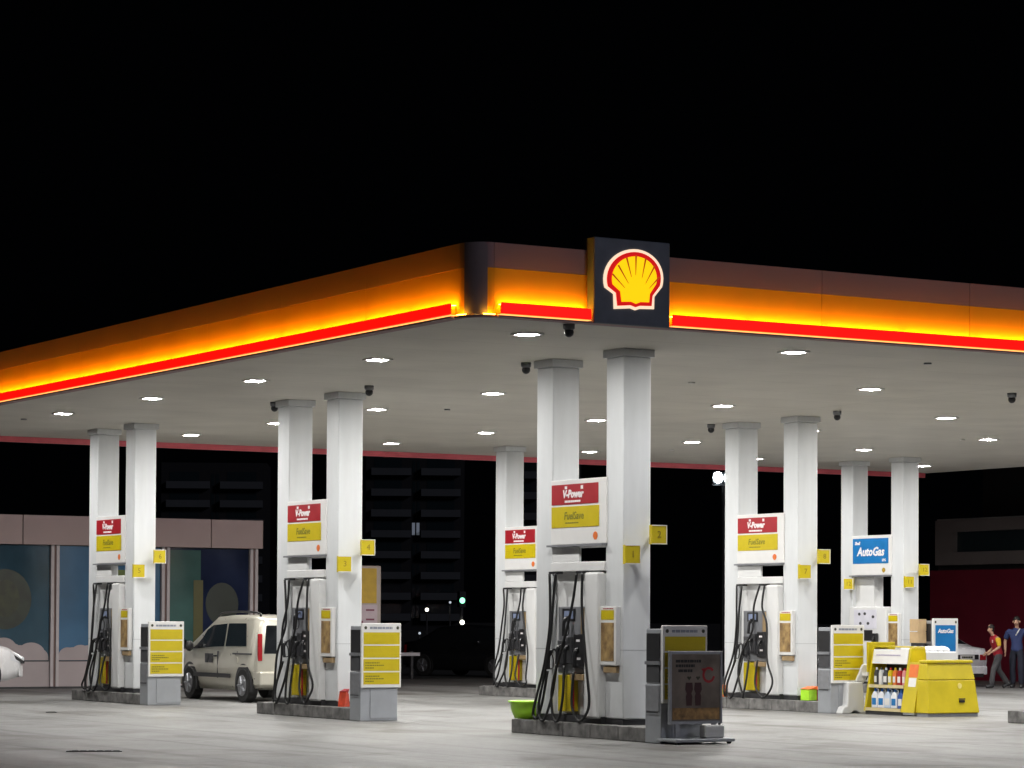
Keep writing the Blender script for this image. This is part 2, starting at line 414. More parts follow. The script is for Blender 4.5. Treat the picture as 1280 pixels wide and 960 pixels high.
for i, x in enumerate(LX):
    for j, y in enumerate(LY):
        lab = seen.get((i,j), 'ceiling light in the %s row from the left edge, %s from the front edge' % (ORD[i], ORD[j]))
        if lamp0 is None:
            lamp0 = thing('ceiling_light', lab, 'ceiling light', (x,y,H), 0, 'square lamps set in the canopy soffit')
            fr = MB()
            for a in ((-.16,.16,-.16,-.122),(-.16,.16,.122,.16),(-.16,-.122,-.122,.122),(.122,.16,-.122,.122)): fr.box(*a, -.022, -.002)
            part('frame', fr, SIGNW, lamp0)
            part('lens', MB().add([(-.12,-.12,-.018),(-.12,.12,-.018),(.12,.12,-.018),(.12,-.12,-.018),(0,0,-.021)],[(0,1,4),(1,2,4),(2,3,4),(3,0,4)]), LENS, lamp0)
        else: dup(lamp0, (x,y,H), lab)
# dome cameras
cam0 = None
for (x,y,lab) in [(3.72,13.29,'small dark dome camera left of the columns of the pump by the van'),(3.55,9.49,'small dark dome camera right of the columns of the pump by the van'),
    (3.64,4.81,'small dark dome camera left of the nearest pump columns'),(1.48,.16,'dark dome camera under the front edge beside the logo box'),
    (12.82,13.39,'small dark dome camera left of the right pump columns'),(12.81,9.51,'small dark dome camera right of the right pump columns'),(12.82,4.93,'small dark dome camera at the right frame edge')]:
    if cam0 is None:
        cam0 = thing('dome_camera', lab, 'security camera', (x,y,H), 0, 'dome cameras on the soffit')
        part('mount', MB().lathe((0,0,-.08), [(.05,0),(.075,.02),(.075,.078)], 14), GREYP, cam0, True)
        part('dome', MB().ball((0,0,-.105), .062, 12, 8), BLACKP, cam0, True)
    else: dup(cam0, (x,y,H), lab)

# ------------------------------------------------------------------ pumps
X0, DX, Y0, DY, CW, GAP = 3.668, 9.227, 2.275, 8.494, .4435, 1.3925
U1 = 2*CW+GAP
PUMPS = [(0,0),(0,1),(0,2),(1,1),(1,2),(2,2),(1,0)]
PN = {(0,0):'nearest pump', (0,1):'pump beside the beige van', (0,2):'far left pump', (1,1):'right pump behind the poster stand',
      (1,2):'half hidden back pump', (2,2):'blue sign pump', (1,0):'pump just beyond the right frame edge'}
def base(i,j): return (X0+i*DX, Y0+j*DY)

# raised islands
for (i,j) in PUMPS:
    x, y = base(i,j)
    t = thing('pump_island', 'grey concrete kerb island under the '+PN[(i,j)], 'kerb island', (x,y,0), 0, 'concrete pump islands')
    x0, x1, y0, y1 = -.20, CW+.05, -.90, 2.62
    part('infill', MB().box(x0+.12, x1-.12, y0+.12, y1-.12, .004, .196), KERB, t)
    n = 5
    for k in range(n):
        a = y0+(y1-y0)*k/n; b = y0+(y1-y0)*(k+1)/n
        part('kerb_stone', MB().box(x0, x0+.116, a+.006, b-.006, .004, .2), KERB, t, bevel=.012)
        part('kerb_stone', MB().box(x1-.116, x1, a+.006, b-.006, .004, .2), KERB, t, bevel=.012)
    for a, b in ((y0, y0+.116), (y1-.116, y1)):
        part('kerb_stone', MB().box(x0+.122, (x0+x1)/2-.005, a, b, .004, .199), KERB, t, bevel=.012)
        part('kerb_stone', MB().box((x0+x1)/2+.005, x1-.122, a, b, .004, .199), KERB, t, bevel=.012)

# columns
colm = None
for (i,j) in PUMPS:
    x, y = base(i,j)
    for k in (0,1):
        lab = ('right' if k == 0 else 'left')+' white square column of the '+PN[(i,j)]
        loc = (x, y+k*(CW+GAP), .2)
        if colm is None:
            colm = thing('canopy_column', lab, 'column', loc, 0, 'white square columns carrying the canopy')
            top = H-.2
            c = part('shaft', MB().box(0,CW,0,CW,.075,top-.11), WHITE, colm, bevel=.02)
            part('collar', MB().box(-.035,CW+.035,-.035,CW+.035,top-.108,top-.003), WHITE, colm, bevel=.008)
            part('foot', MB().box(.012,CW-.012,.012,CW-.012,0,.073), PLINTH, colm)
            # cladding joint half way up
            jm = MB()
            part('cladding_seam', MB().box(-.0015,CW+.0015,-.0015,CW+.0015,1.008,1.012), GREYP, colm)
        else: dup(colm, loc, lab)

def bars(mb_fn, rows): ...
def fine_print(name, parent, rows, m, face, c, h=.012):
    """illegible small print: rows of short dashes. rows: (u0,u1,z); face 'x': u is y (towards -y reads right); 'y': u is x"""
    mb = MB()
    for u0, u1, z in rows:
        u = u0; 
        while u < u1-.004:
            l = random.uniform(.015,.05)*(1 if h < .02 else 1.6); e = min(u+l, u1)
            if face == 'x': mb.box(c-.0025, c, u, e, z-h/2, z+h/2)
            else: mb.box(u, e, c-.0025, c, z-h/2, z+h/2)
            u = e+.008
    return part(name, mb, m, parent)

def nozzle_mesh():
    mb = MB()
    mb.tube(cat_rom([(0,0,-.16),(0,0,-.05),(-.01,0,.04),(-.05,0,.10)],4), [.026]*8+[.030]*5, 8)      # grip and body
    mb.tube(cat_rom([(-.05,0,.10),(-.10,0,.12),(-.13,0,.08),(-.14,0,.0)],4), .014, 8)                   # spout
    mb.tube(cat_rom([(.0,0,-.15),(-.07,0,-.14),(-.08,0,-.02),(-.05,0,.06)],4), .008, 6)                  # trigger guard
    return mb
NOZ = nozzle_mesh().mesh('nozzle', True); NOZ.materials.append(BLACKP)
def nozzle(parent, loc, rz=R(180), tilt=0):
    o = bpy.data.objects.new('nozzle', NOZ); link(o, parent); o.location = loc; o.rotation_euler = (tilt, 0, rz); return o

HS = []
def hose_mesh(h, rng):
    pts = []
    for k, (a,b,c) in enumerate(h):
        if rng and 0 < k < len(h)-1:
            b += rng.uniform(-.07,.07); a -= rng.uniform(0,.04)
            if c > .3: c += rng.uniform(-.06,.06)
        pts.append((a,b,c-.2))
    return MB().tube(cat_rom(pts,6), .0195, 7)
def dispenser(kind):
    t = thing('fuel_dispenser', '', 'fuel pump', (0,0,.2), 0, 'fuel dispensers between the columns')
    Z = lambda z: z-.2
    ya, yb = CW+.003, CW+GAP-.003
    # sign board
    sb = part('sign_board', MB().box(-.022, CW+.022, .39, 1.845, Z(2.665), Z(3.57)), SIGNW, t, bevel=.01)
    if kind == 'gas':
        part('blue_panel', MB().box(-.030, -.0225, .50, 1.79, Z(2.93), Z(3.50)), BLUE, sb)
        text('lettering', 'Shell', .10, WINK, sb, (-.032, 1.71, Z(3.39)), FX, shear=.15, bold=.004, align='LEFT')
        text('lettering', 'AutoGas', .27, WINK, sb, (-.032, 1.14, Z(3.19)), FX, shear=.22, bold=.009)
        text('lettering', 'LPG', .08, WINK, sb, (-.032, .65, Z(3.0)), FX, bold=.003)
    else:
        part('red_panel', MB().box(-.030, -.0225, .595, 1.815, Z(3.225), Z(3.505)), RED, sb)
        part('yellow_panel', MB().box(-.030, -.0225, .575, 1.815, Z(2.905), Z(3.195)), YEL, sb)
        text('lettering', 'V-Power', .15, WINK, sb, (-.032, 1.25, Z(3.365)), FX, shear=.2, bold=.007)
        fine_print('small_print', sb, [(1.05,1.46,Z(3.265))], WINK, 'x', -.0302, .03)
        mb = MB().box(-.0327,-.0302,1.40,1.46,Z(3.44),Z(3.48)); mb.box(-.0327,-.0302,.98,1.04,Z(3.43),Z(3.48))
        part('print_mark', mb, WINK, sb)
        text('lettering', 'FuelSave', .15, OLIVE, sb, (-.032, 1.22, Z(3.06)), FX, shear=.15, bold=.002)
        fine_print('small_print', sb, [(1.1,1.45,Z(2.965))], OLIVE, 'x', -.0302, .018)
    # little scallop mark on the board
    mb = MB().prism([(.67+.06*math.cos(R(a)), Z(2.775)+.055*math.sin(R(a))) for a in range(-20,201,20)]+[(.65,Z(2.72)),(.69,Z(2.72))], -.0262, -.0225, 'x')
    part('emblem', mb, ORANGE if kind != 'gas' else DYEL, sb)
    part('sign_lip', MB().box(-.085, CW+.085, .40, 1.86, Z(2.635), Z(2.662)), GREYP, t)
    if kind != 'gas':
        part('infill_panel', MB().box(-.005, .03, 1.115, yb, Z(2.425), Z(2.63)), WHITE2, t)
        part('crossbar', MB().box(-.03, CW+.03, .42, yb, Z(2.29), Z(2.42)), WHITE2, t, bevel=.01)
        part('rear_panel', MB().box(.07, CW-.07, ya, yb, Z(.30), Z(2.288)), WHITE2, t)
        part('side_cover', MB().box(-.115, .069, .452, .815, Z(.27), Z(2.27)), WHITE2, t, bevel=.03)
        nb = part('nozzle_unit', MB().box(-.03, .069, .835, 1.625, Z(.87), Z(1.80)), GREYP, t, bevel=.01)
        part('display', MB().box(-.036,-.0305,1.17,1.50,Z(1.60),Z(1.77)), BLACKP, nb)
        part('display_glass', MB().box(-.040,-.0365,1.22,1.45,Z(1.63),Z(1.74)), mat('display lcd',(.25,.30,.45),.2), nb)
        part('side_strip', MB().box(-.035,-.0305,.86,1.02,Z(1.36),Z(1.78)), TAN, nb)
        part('holster', MB().box(-.09,-.0305,.86,1.13,Z(.95),Z(1.42)), BLACKP, nb, bevel=.015)
        part('holster', MB().box(-.08,-.0305,1.20,1.34,Z(1.0),Z(1.38)), CHAR, nb, bevel=.01)
        part('holster', MB().box(-.08,-.0305,1.42,1.56,Z(.95),Z(1.33)), CHAR, nb, bevel=.01)
        fm = MB()
        for q,(yy,zz) in enumerate([(1.0,1.33),(1.04,1.2),(.98,1.08)]): fm.box(-.094,-.0905,yy-.045,yy+.045,Z(zz)-.016,Z(zz)+.016)
        part('price_tag', fm, WINK, nb)
        part('drip_tray', MB().box(-.10,.0,.86,1.2,Z(.78),Z(.866)), TAN, t, bevel=.01)
        part('yellow_pedestal', MB().box(-.045, .069, 1.245, 1.60, Z(.34), Z(.85)), YEL, t, bevel=.01)
        part('red_stripe', MB().box(-.04, -.02, 1.205, 1.238, Z(.34), Z(.85)), RED, t)
        part('plinth', MB().box(-.06, CW+.03, ya, yb, 0, Z(.295)), PLINTH, t)
        part('swivel', MB().box(-.13,-.031,1.50,1.72,Z(2.255),Z(2.288)), BLACKP, t); part('swivel', MB().box(-.13,-.031,.80,1.0,Z(2.255),Z(2.288)), BLACKP, t)
        x = -.13
        hs = [[(x,1.70,2.26),(x,1.68,1.9),(x-.02,1.66,1.5),(x-.04,1.76,1.0),(x-.06,1.93,.55),(x-.06,2.03,.30),(x-.06,1.93,.235),(x-.05,1.80,.45),(x-.02,1.70,.9)],
              [(x,1.54,2.26),(x,1.60,1.85),(x-.02,1.63,1.4),(x-.05,1.72,.9),(x-.08,1.84,.45),(x-.09,1.80,.24),(x-.09,1.66,.235),(x-.06,1.50,.6),(x-.02,1.47,.98)],
              [(x,.98,2.26),(x,1.07,1.9),(x-.03,1.18,1.5),(x-.06,1.38,1.0),(x-.08,1.50,.6),(x-.10,1.42,.26),(x-.10,1.28,.235),(x-.08,1.20,.55),(x-.02,1.27,.98)],
              [(x,.83,2.26),(x-.01,.83,1.9),(x-.03,.76,1.5),(x-.05,.64,.95),(x-.06,.55,.5),(x-.07,.64,.30),(x-.07,.82,.235),(x-.07,.98,.45),(x-.03,1.0,.9)]]
        for h in hs: part('hose', hose_mesh(h, None), BLACK, t, True)
        HS[:] = hs
        nozzle(t, (-.14,1.70,Z(1.08)), R(180)); nozzle(t, (-.14,1.47,Z(1.16)), R(180)); nozzle(t, (-.14,1.27,Z(1.16)), R(180)); nozzle(t, (-.15,1.0,Z(1.12)), R(180))
        nozzle(t, (-.14,1.30,Z(1.55)), R(175))
        # far side of the pump
        part('side_cover', MB().box(CW-.069, CW+.115, .452, .815, Z(.30), Z(2.27)), WHITE2, t, bevel=.03)
        part('nozzle_unit', MB().box(CW-.069, CW+.03, .835, 1.625, Z(.87), Z(1.80)), GREYP, t, bevel=.01)
    else:
        part('side_post', MB().box(.09, CW-.09, 1.16, yb, Z(1.92), Z(2.63)), WHITE2, t)
        nb = part('cabinet_body', MB().box(-.12, CW+.12, ya+.02, yb-.02, Z(.25), Z(1.95)), WHITE2, t, bevel=.03)
        part('display', MB().box(-.127,-.1205,.80,1.62,Z(1.45),Z(1.88)), mat('pale panel',(.66,.65,.72),.4), nb)
        for yy, zz in ((1.42,1.78),(1.22,1.79),(.92,1.72),(1.38,1.57),(1.10,1.57)): part('gauge', MB().prism([(yy+.05*math.cos(R(a)), Z(zz)+.035*math.sin(R(a))) for a in range(0,360,45)], -.131,-.1275,'x'), CHAR, nb)
        part('hatch', MB().box(-.127,-.1205,.95,1.55,Z(1.18),Z(1.42)), BLACKP, nb)
        for yy in (.80, 1.72):
            part('holster', MB().box(-.2,-.1205,yy-.08,yy+.08,Z(.95),Z(1.35)), BLACKP, nb, bevel=.02)
            nozzle(t, (-.24,yy,Z(1.18)), R(180))
            part('hose', MB().tube(cat_rom([(-.22,yy,Z(1.0)),(-.3,yy+.05,Z(.5)),(-.3,yy+.15,Z(.3)),(-.2,yy+.2,Z(.55)),(-.13,yy+.15,Z(.8))],6), .018, 7), BLACK, t, True)
        part('plinth', MB().box(-.10, CW+.10, ya+.03, yb-.03, 0, Z(.248)), PLINTH, t)
    return t
dA = dispenser('fuel'); dB = None
DL = {(0,0):'nearest white fuel pump with red and yellow header under the canopy corner', (0,1):'white fuel pump with red and yellow header in front of the beige van',
      (0,2):'far left white fuel pump with red and yellow header before the shop windows', (1,1):'white fuel pump right of the poster stand with red and yellow header',
      (1,2):'small fuel pump half hidden behind the nearest pump column', (1,0):'fuel pump just beyond the right frame edge'}
first = True
for (i,j) in PUMPS:
    x, y = base(i,j)
    if (i,j) == (2,2):
        t = dispenser('gas'); t.location = (x,y,.2); t['label'] = 'white gas dispenser under the blue header sign'
    elif first: dA.location = (x,y,.2); dA['label'] = DL[(i,j)]; first = False
    else:
        c = dup(dA, (x,y,.2), DL[(i,j)]); rg = random.Random(i*7+j*3+1)
        for h, o in zip(HS, [q for q in bpy.data.objects if q.parent is c and q.name.startswith('hose')]):
            o.data = hose_mesh(h, rg).mesh('hose', True); o.data.materials.append(BLACK)
        for o in [q for q in bpy.data.objects if q.parent is c and q.name.startswith('nozzle') and q.data is NOZ]:
            o.rotation_euler[0] = rg.uniform(-.25,.25); o.location.z += rg.uniform(-.05,.05)

# framed notices on the right hand columns
pf0 = None
for (i,j) in PUMPS:
    x, y = base(i,j); loc = (x, y+.06, 1.0)
    lab = 'framed notice on the column of the '+PN[(i,j)]
    if pf0 is None:
        pf0 = thing('notice_frame', lab, 'notice', loc, 0, 'framed notices on the pump columns')
        part('frame', MB().box(-.075,-.002,.0,.40,0,.80), SIGNW, pf0, bevel=.008)
        part('header_print', MB().box(-.079,-.0755,.05,.37,.62,.75), YEL, pf0)
        pm = mat('notice picture', (.30,.20,.08), .5, var=.6, scale=7, dirt=(.10,.05,.02))
        part('picture_print', MB().box(-.079,-.0755,.05,.37,.06,.58), pm, pf0)
        fine_print('small_print', pf0, [(.07,.33,.77)], RED, 'x', -.0752, .014)
        part('card_slot', MB().box(-.06,-.002,.02,.34,-.10,-.012), TAN, pf0, bevel=.006)
    else: dup(pf0, loc, lab)

# numbered flag signs
fl0 = None; num = 0
def flag(x, y, z, digit, label, rz=0):
    t = thing('number_sign', label, 'sign', (x,y,z), rz, 'yellow numbered flag signs on the columns')
    part('sign_body', MB().box(-.115,.115,-.03,.05,-.13,.13), YEL, t, bevel=.006)
    part('yellow_face', MB().box(-.114,.102,-.034,-.0305,-.117,.117), YEL, t)
    part('face_frame', MB().box(-.115,.115,-.0375,-.0345,.118,.13).box(-.115,.115,-.0375,-.0345,-.13,-.118).box(.103,.115,-.0375,-.0345,-.117,.117), SIGNW, t)
    part('bracket', MB().box(-.03,.03,.0505,.165,-.02,.02), SIGNW, t)
    text('digit', digit, .13, mat('digit ink',(.26,.19,.005),.6), t, (0,-.036,0), FY, bold=.0)
    return t
ND = {(0,0):('1','2'),(0,1):('3','4'),(0,2):('5','6'),(1,1):('7','8'),(1,2):('9','10'),(2,2):('11','12'),(1,0):('13','14')}
for (i,j) in PUMPS:
    if (i,j) in ((1,2),(1,0)): continue
    x, y = base(i,j); a, b = ND[(i,j)]
    flag(x+.03, y-.17, 2.50, a, 'lower yellow number flag of the '+PN[(i,j)], R(-8))
    flag(x+CW+.01, y-.17, 2.775, b, 'upper yellow number flag of the '+PN[(i,j)], R(-8))
x, y = base(2,2)
flag(x-.10, y+CW+GAP+.0, 2.47, '12', 'yellow number flag left of the blue sign pump', R(-60))

# ------------------------------------------------------------------ service cabinets
def cabinet(colr, label):
    t = thing('service_cabinet', label, 'service cabinet', (0,0,0), 0, 'grey service cabinets at the island ends')
    w, d, h = .66, .40, 1.50
    part('body', MB().box(0,w,.03,d,.005,.78).box(.012,w,.03,d,.784,h), ALU, t, bevel=.008)
    part('door', MB().box(.17,w-.012,.018,.028,.04,.50), ALU, t, bevel=.004)
    # open left side with towel tray
    part('towel_slot', MB().box(-.004,.011,.07,d-.03,1.08,1.44), BLACKP, t)
    part('shelf_edge', MB().box(-.02,.010,.05,d-.01,1.03,1.075), STEEL, t)
    part('towel_slot', MB().box(-.004,.011,.07,d-.03,.80,1.02), CHAR, t)
    part('waste_flap', MB().box(-.012,-.001,.06,d-.03,.42,.76), STEEL, t, bevel=.006)
    part('waste_slot', MB().box(-.016,-.0125,.08,d-.05,.40,.415), BLACKP, t)
    bz0, bz1 = .53, 1.545
    bd = part('board', MB().box(-.01,w+.03,-.03,.0165,bz0,bz1), SIGNW, t, bevel=.008)
    nrow = 4; top = 1.40; hh = (top-bz0-.03)/nrow
    for k in range(nrow):
        z1 = top-k*hh
        part('row_panel', MB().box(.02,w-.0,-.034,-.0305,z1-hh+.022,z1), colr, bd)
        if k >= 2: fine_print('small_print', bd, [(.05,.30,z1-.06),(.05,.38,z1-.10),(.05,.2,z1-.14)], OLIVE, 'y', -.0342, .018)
    fine_print('small_print', bd, [(.13,.53,1.47)], mat('grey ink',(.25,.27,.32),.6), 'y', -.0302, .035)
    mb = MB()
    for cx in (.055, w-.035): mb.prism([(cx+.026*math.cos(R(a)), 1.472+.028*math.sin(R(a))) for a in range(0,360,60)], -.0345,-.0305,'y')
    part('print_mark', mb, INK, bd)
    return t
cabA = cabinet(YEL, '')
CL = {(0,0):'grey service cabinet with dim yellow board behind the poster stand',(0,1):'grey service cabinet with yellow price board beside the pump by the van',
      (0,2):'grey service cabinet with yellow board beside the far left pump',(1,1):'grey service cabinet with yellow board left of the bottle display'}
for k,(i,j) in enumerate([(0,0),(0,1),(0,2),(1,1)]):
    x, y = base(i,j); loc = (x-.25, y-1.33, .004)
    if k == 0: cabA.location = loc; cabA['label'] = CL[(i,j)]
    else: dup(cabA, loc, CL[(i,j)])
# blue one by the gas pump
cb = cabinet(BLUE, 'tall service cabinet with blue and white board behind the yellow bin')
x, y = base(2,2); cb.location = (x-.25, y-1.33, .004); cb.scale = (1,1,1.09)
for o in list(bpy.data.objects):
    if o.parent is not None and o.parent.parent is cb and o.name.startswith('small_print'): bpy.data.objects.remove(o)
bd = [o for o in bpy.data.objects if o.parent is cb and o.name.startswith('board')][0]
for o in [o for o in bpy.data.objects if o.parent is bd and o.name.startswith('row_panel')]: bpy.data.objects.remove(o)
part('blue_panel', MB().box(.05,.62,-.034,-.0305,.60,1.41), BLUE, bd)
text('lettering', 'AutoGas', .12, WINK, bd, (.335,-.036,1.29), FY, shear=.2, bold=.004)
t = thing('cardboard_box', 'open brown cardboard box on the ledge beside the blue board', 'box', (x-.50, y-1.15, 1.15))
part('carton', MB().box(0,.22,0,.3,0,.24).box(0,.22,0,.3,.26,.52), CARD, t)
part('flap', MB().box(-.03,.2,-.004,-.001,.23,.27), CARD, t)
t = thing('towel_post', 'dark narrow post under the cardboard box', 'post', (x-.48, y-1.13, .004))
part('post', MB().box(0,.18,0,.26,0,1.142), CHAR, t); part('cap', MB().box(-.01,.19,-.01,.27,1.1425,1.1455), STEEL, t)

# ------------------------------------------------------------------ poster stand
t = thing('poster_stand', 'silver framed poster stand with dark drinks poster on a wheeled base', 'poster stand', (3.44, .80, .004), 0)
part('frame', MB().box(0,.035,0,.05,.26,1.21).box(.80,.835,0,.05,.26,1.21).box(.035,.80,0,.05,1.17,1.21).box(.035,.80,0,.05,.26,.30), STEEL, t, bevel=.006)
ps = part('poster', MB().box(.036,.799,.012,.038,.301,1.169), mat('poster paper',(.19,.155,.13),.35,var=.35,scale=3), t)
fine_print('small_print', ps, [(.10,.50,1.08),(.10,.40,1.02),(.14,.36,.955)], BLACKP, 'y', .0115, .036)
ring = MB()
for k in range(14):
    a0, a1 = R(40+k*22), R(40+(k+1)*22)
    ring.prism([(.62+r*math.cos(a), .90+r*1.05*math.sin(a)) for r,a in ((.10,a0),(.10,a1),(.07,a1),(.07,a0))], .0085, .0115, 'y')
ring.prism([(.50,.98),(.57,.99),(.545,.93)], .0085,.0115,'y')
part('ring_print', ring, mat('poster red',(.42,.02,.03),.45), ps)
cups = MB()
for cx in (.31, .45): cups.prism([(cx-.042,.50),(cx+.042,.50),(cx+.05,.62),(cx+.036,.66),(cx+.06,.71),(cx+.05,.80),(cx-.05,.80),(cx-.06,.71),(cx-.036,.66),(cx-.05,.62)], .0085,.0115,'y')
part('cup_print', cups, mat('poster brown',(.05,.012,.014),.45), ps)
hearts = MB()
for cx in (.31,.45): hearts.prism([(cx,.83),(cx+.035,.87),(cx+.015,.885),(cx,.87),(cx-.015,.885),(cx-.035,.87)], .0085,.0115,'y')
part('mark_print', hearts, INK, ps)
part('bottom_print', MB().box(.05,.79,.0085,.0115,.32,.47), mat('poster tan',(.30,.17,.06),.5,var=.7,scale=9), ps)
part('post', MB().box(.10,.16,.01,.04,.076,.259), STEEL, t); part('post', MB().box(.68,.74,.01,.04,.076,.259), STEEL, t)
part('base_plate', MB().box(-.03,.90,-.20,.26,.03,.075), ALU, t, bevel=.015)
for cx in (.02,.84):
    for cy in (-.14,.2): part('wheel', MB().cyl((cx-.02,cy,.03),(cx+.02,cy,.03),.029,n=10), BLACK, t)
t = thing('water_tank', 'small white block lying on the base of the poster stand', 'weight', (3.90, .64, .081))
part('block', MB().box(0,.30,0,.16,0,.17), WHITE2, t, bevel=.02); part('stopper', MB().cyl((.27,.08,.171),(.27,.08,.195),.02,n=8), BLACKP, t)

# ------------------------------------------------------------------ small things on the islands
x, y = base(0,0)
t = thing('plastic_tub', 'lime green plastic tub on the left end of the nearest island', 'tub', (x-.0, y+2.50, .2)); t.scale = (.92,.92,.88)
def tub_wall(c, prof, n=22):
    return MB().lathe(c, prof, n)
tb = MB(); n = 22; pr = [(.20,.01),(.25,.13),(.275,.27),(.295,.275),(.295,.29),(.262,.29),(.235,.14),(.185,.03)]
tb.lathe((0,0,0), pr, n)
part('bowl', tb, LIME, t, True)
part('rim', MB().lathe((0,0,.262), [(.288,0),(.302,.004),(.302,.03),(.288,.034)], 22), LIME, t, True)
for s in (-1,1): part('handle', MB().box(s*.30-.02,s*.30+.02,-.05,.05,.272,.29), LIME, t, bevel=.006)
x, y = base(0,1)
t = thing('orange_box', 'crumpled orange carton leaning at the foot of the column by the van', 'carton', (x-.02, y-.30, .2), R(20)); t.scale = (.8,.8,.95)
part('carton', MB().prism([(0,0),(.16,0),(.13,.22),(.05,.26)], 0,.18,'y'), mat('red orange carton',(.62,.07,.03),.5,var=.3,scale=8), t); part('flap', MB().prism([(.03,.262),(.13,.222),(.17,.30)], .02,.16,'y'), RED, t)
x, y = base(1,1)
t = thing('lime_box', 'lime green carton at the foot of the right pump column', 'carton', (x-.03, y-.38, .2), R(12))
part('carton', MB().box(0,.22,0,.2,0,.20), LIME, t, bevel=.01); part('lid', MB().prism([(-.01,.203),(.23,.203),(.2,.25)], -.01,.21,'y'), ORANGE, t)
t = thing('red_cloth_box', 'red carton beside the lime green carton', 'carton', (x+.20, y-.40, .2), R(12))
part('carton', MB().prism([(0,0),(.14,0),(.15,.25),(.03,.23)], 0,.2,'y'), RED, t); part('flap', MB().prism([(-.05,.2),(.02,.235),(.0,.255)], 0,.2,'y'), ORANGE, t)
x, y = base(1,1)
t = thing('orange_bag', 'small orange box at the far end of the right pump island', 'carton', (x-.05, y+2.18, .2))
part('carton', MB().box(0,.16,0,.2,0,.22), ORANGE, t, bevel=.01); part('label_print', MB().box(-.003,-.0005,.03,.15,.05,.14), YEL, t)

# ------------------------------------------------------------------ yellow oil display and bin
DXX, DYY = 13.08, 7.72
t = thing('bottle_display', 'yellow slanted bottle display shelf with white header', 'display shelf', (DXX, DYY, .004))
# left face looks along -X, sides slope inwards going up
def slant(y0,y1,x0b,x1b,x0t,x1t,z0,z1):
    mb = MB(); return mb.add([(x0b,y0,z0),(x1b,y0,z0),(x1b,y1,z0),(x0b,y1,z0),(x0t,y0,z1),(x1t,y0,z1),(x1t,y1,z1),(x0t,y1,z1)],
        [(0,3,2,1),(4,5,6,7),(0,1,5,4),(1,2,6,5),(2,3,7,6),(3,0,4,7)])
s0, s1 = .36, 1.32       # shelf opening along y
def xs(z): return .17*z   # slope of the front face
part('side_panel', MB().prism([(0,.06),(.62,.06),(.50,1.16),(xs(1.16),1.16)], s0-.05, s0, 'y'), YELBIN, t)
part('side_panel', MB().prism([(0,.06),(.62,.06),(.50,1.16),(xs(1.16),1.16)], s1, s1+.05, 'y'), YELBIN, t)
part('back_panel', MB().box(.46,.50,s0,s1,.07,1.12), BLACKP, t)
for z in (.08,.48): part('shelf', MB().box(xs(z)+.0,.458,s0+.002,s1-.002,z,z+.03), CHAR, t)
for z in (.075,.475): part('price_rail', MB().box(xs(z)-.02,xs(z)-.003,s0+.002,s1-.002,z-.01,z+.045), mat('cream rail',(.6,.5,.28),.5), t)
part('top_panel', MB().box(xs(1.16)-.0,.50,s0-.05,s1+.05,1.162,1.185), YELBIN, t)
hd = part('header', slant(s0+.002,s1-.002,xs(.88)-.01,xs(.88)+.02,xs(1.13)-.01,xs(1.13)+.02,.88,1.13), SIGNW, t)
part('plinth', MB().box(.02,.6,s0-.03,s1+.03,0,.058), PLINTH, t)
part('sticker_panel', slant(.0,s0-.052,-.0,.6,xs(.92),.5,.06,.92), YELBIN, t)
def on_slope(y0,y1,z0,z1,e): return slant(y0,y1,xs(z0)-e-.004,xs(z0)-e,xs(z1)-e-.004,xs(z1)-e,z0,z1)
part('sticker', on_slope(.04,.28,.66,.88,.001), ORANGE, t); part('sticker', on_slope(.06,.26,.45,.65,.001), SIGNW, t); part('sticker', on_slope(.03,.29,.28,.36,.001), mat('pale orange',(.75,.4,.2),.5), t)
fine_print('header_print', hd, [(s0+.2,s1-.1,1.03)], mat('lilac ink',(.5,.45,.6),.6), 'x', xs(1.0)-.012, .02)
part('bottom_rail', MB().box(.01,.58,.0,s0-.052,.02,.058), STEEL, t)
# bottles
def bottle(loc, body, cap, h, r, label, jug=False):
    b = thing('oil_bottle', label, 'bottle', loc, R(random.uniform(-8,8)), 'bottles on the yellow display')
    if jug:
        mb = MB().prism([(-r,0),(r,0),(r,h*.62),(r*.35,h*.82),(-r*.2,h*.85),(-r,h*.72)], -r*.62, r*.62, 'x')
        part('body', mb, body, b, bevel=.012)
        part('handle', MB().tube(cat_rom([(0,-r*.95,h*.72),(0,-r*.9,h*.92),(0,-r*.2,h*.98),(0,0,h*.84)],4), .012, 6), body, b, True)
    else:
        part('body', MB().prism([(-r,0),(r,0),(r,h*.65),(r*.45,h*.86),(-r*.45,h*.86),(-r,h*.7)], -r*.6, r*.6, 'x'), body, b, bevel=.01)
    part('cap', MB().cyl((0,0 if not jug else r*.1,h*.84),(0,0 if not jug else r*.1,h),r*.36,n=10), cap, b)
    part('bottle_label', MB().box(-r*.62-.003,-r*.62-.0005,-r*.7,r*.7,h*.15,h*.5), SIGNW if body is not ICE else BLUE, b)
bts = [(CHAR,SIGNW,'dark bottle at the left end of the upper display shelf'),(WHITE2,CHAR,'white bottle second from left on the upper display shelf'),(CHAR,WHITE2,'dark bottle third from left on the upper display shelf'),
       (YEL,RED,'yellow bottle in the middle of the upper display shelf'),(ORANGE,YEL,'orange bottle right of the yellow one on the upper shelf'),(RED,SIGNW,'red bottle second from right on the upper shelf'),(mat('pink plastic',(.65,.25,.25),.4),RED,'pink bottle at the right end of the upper shelf')]
for k,(m,c,lab) in enumerate(bts):
    yy = s1-.10-k*.128; bottle((DXX+xs(.48)+.09, DYY+yy, .518), m, c, .30, .052, lab)
jb = [(ICE,'leftmost white jug on the lower display shelf'),(ICE,'second white jug on the lower display shelf'),(mat('pale blue jug',(.55,.65,.78),.4),'pale blue jug third from left on the lower shelf'),(ICE,'fourth jug, white, on the lower display shelf'),(mat('blue jug',(.03,.10,.35),.4),'dark blue jug at the right end of the lower shelf')]
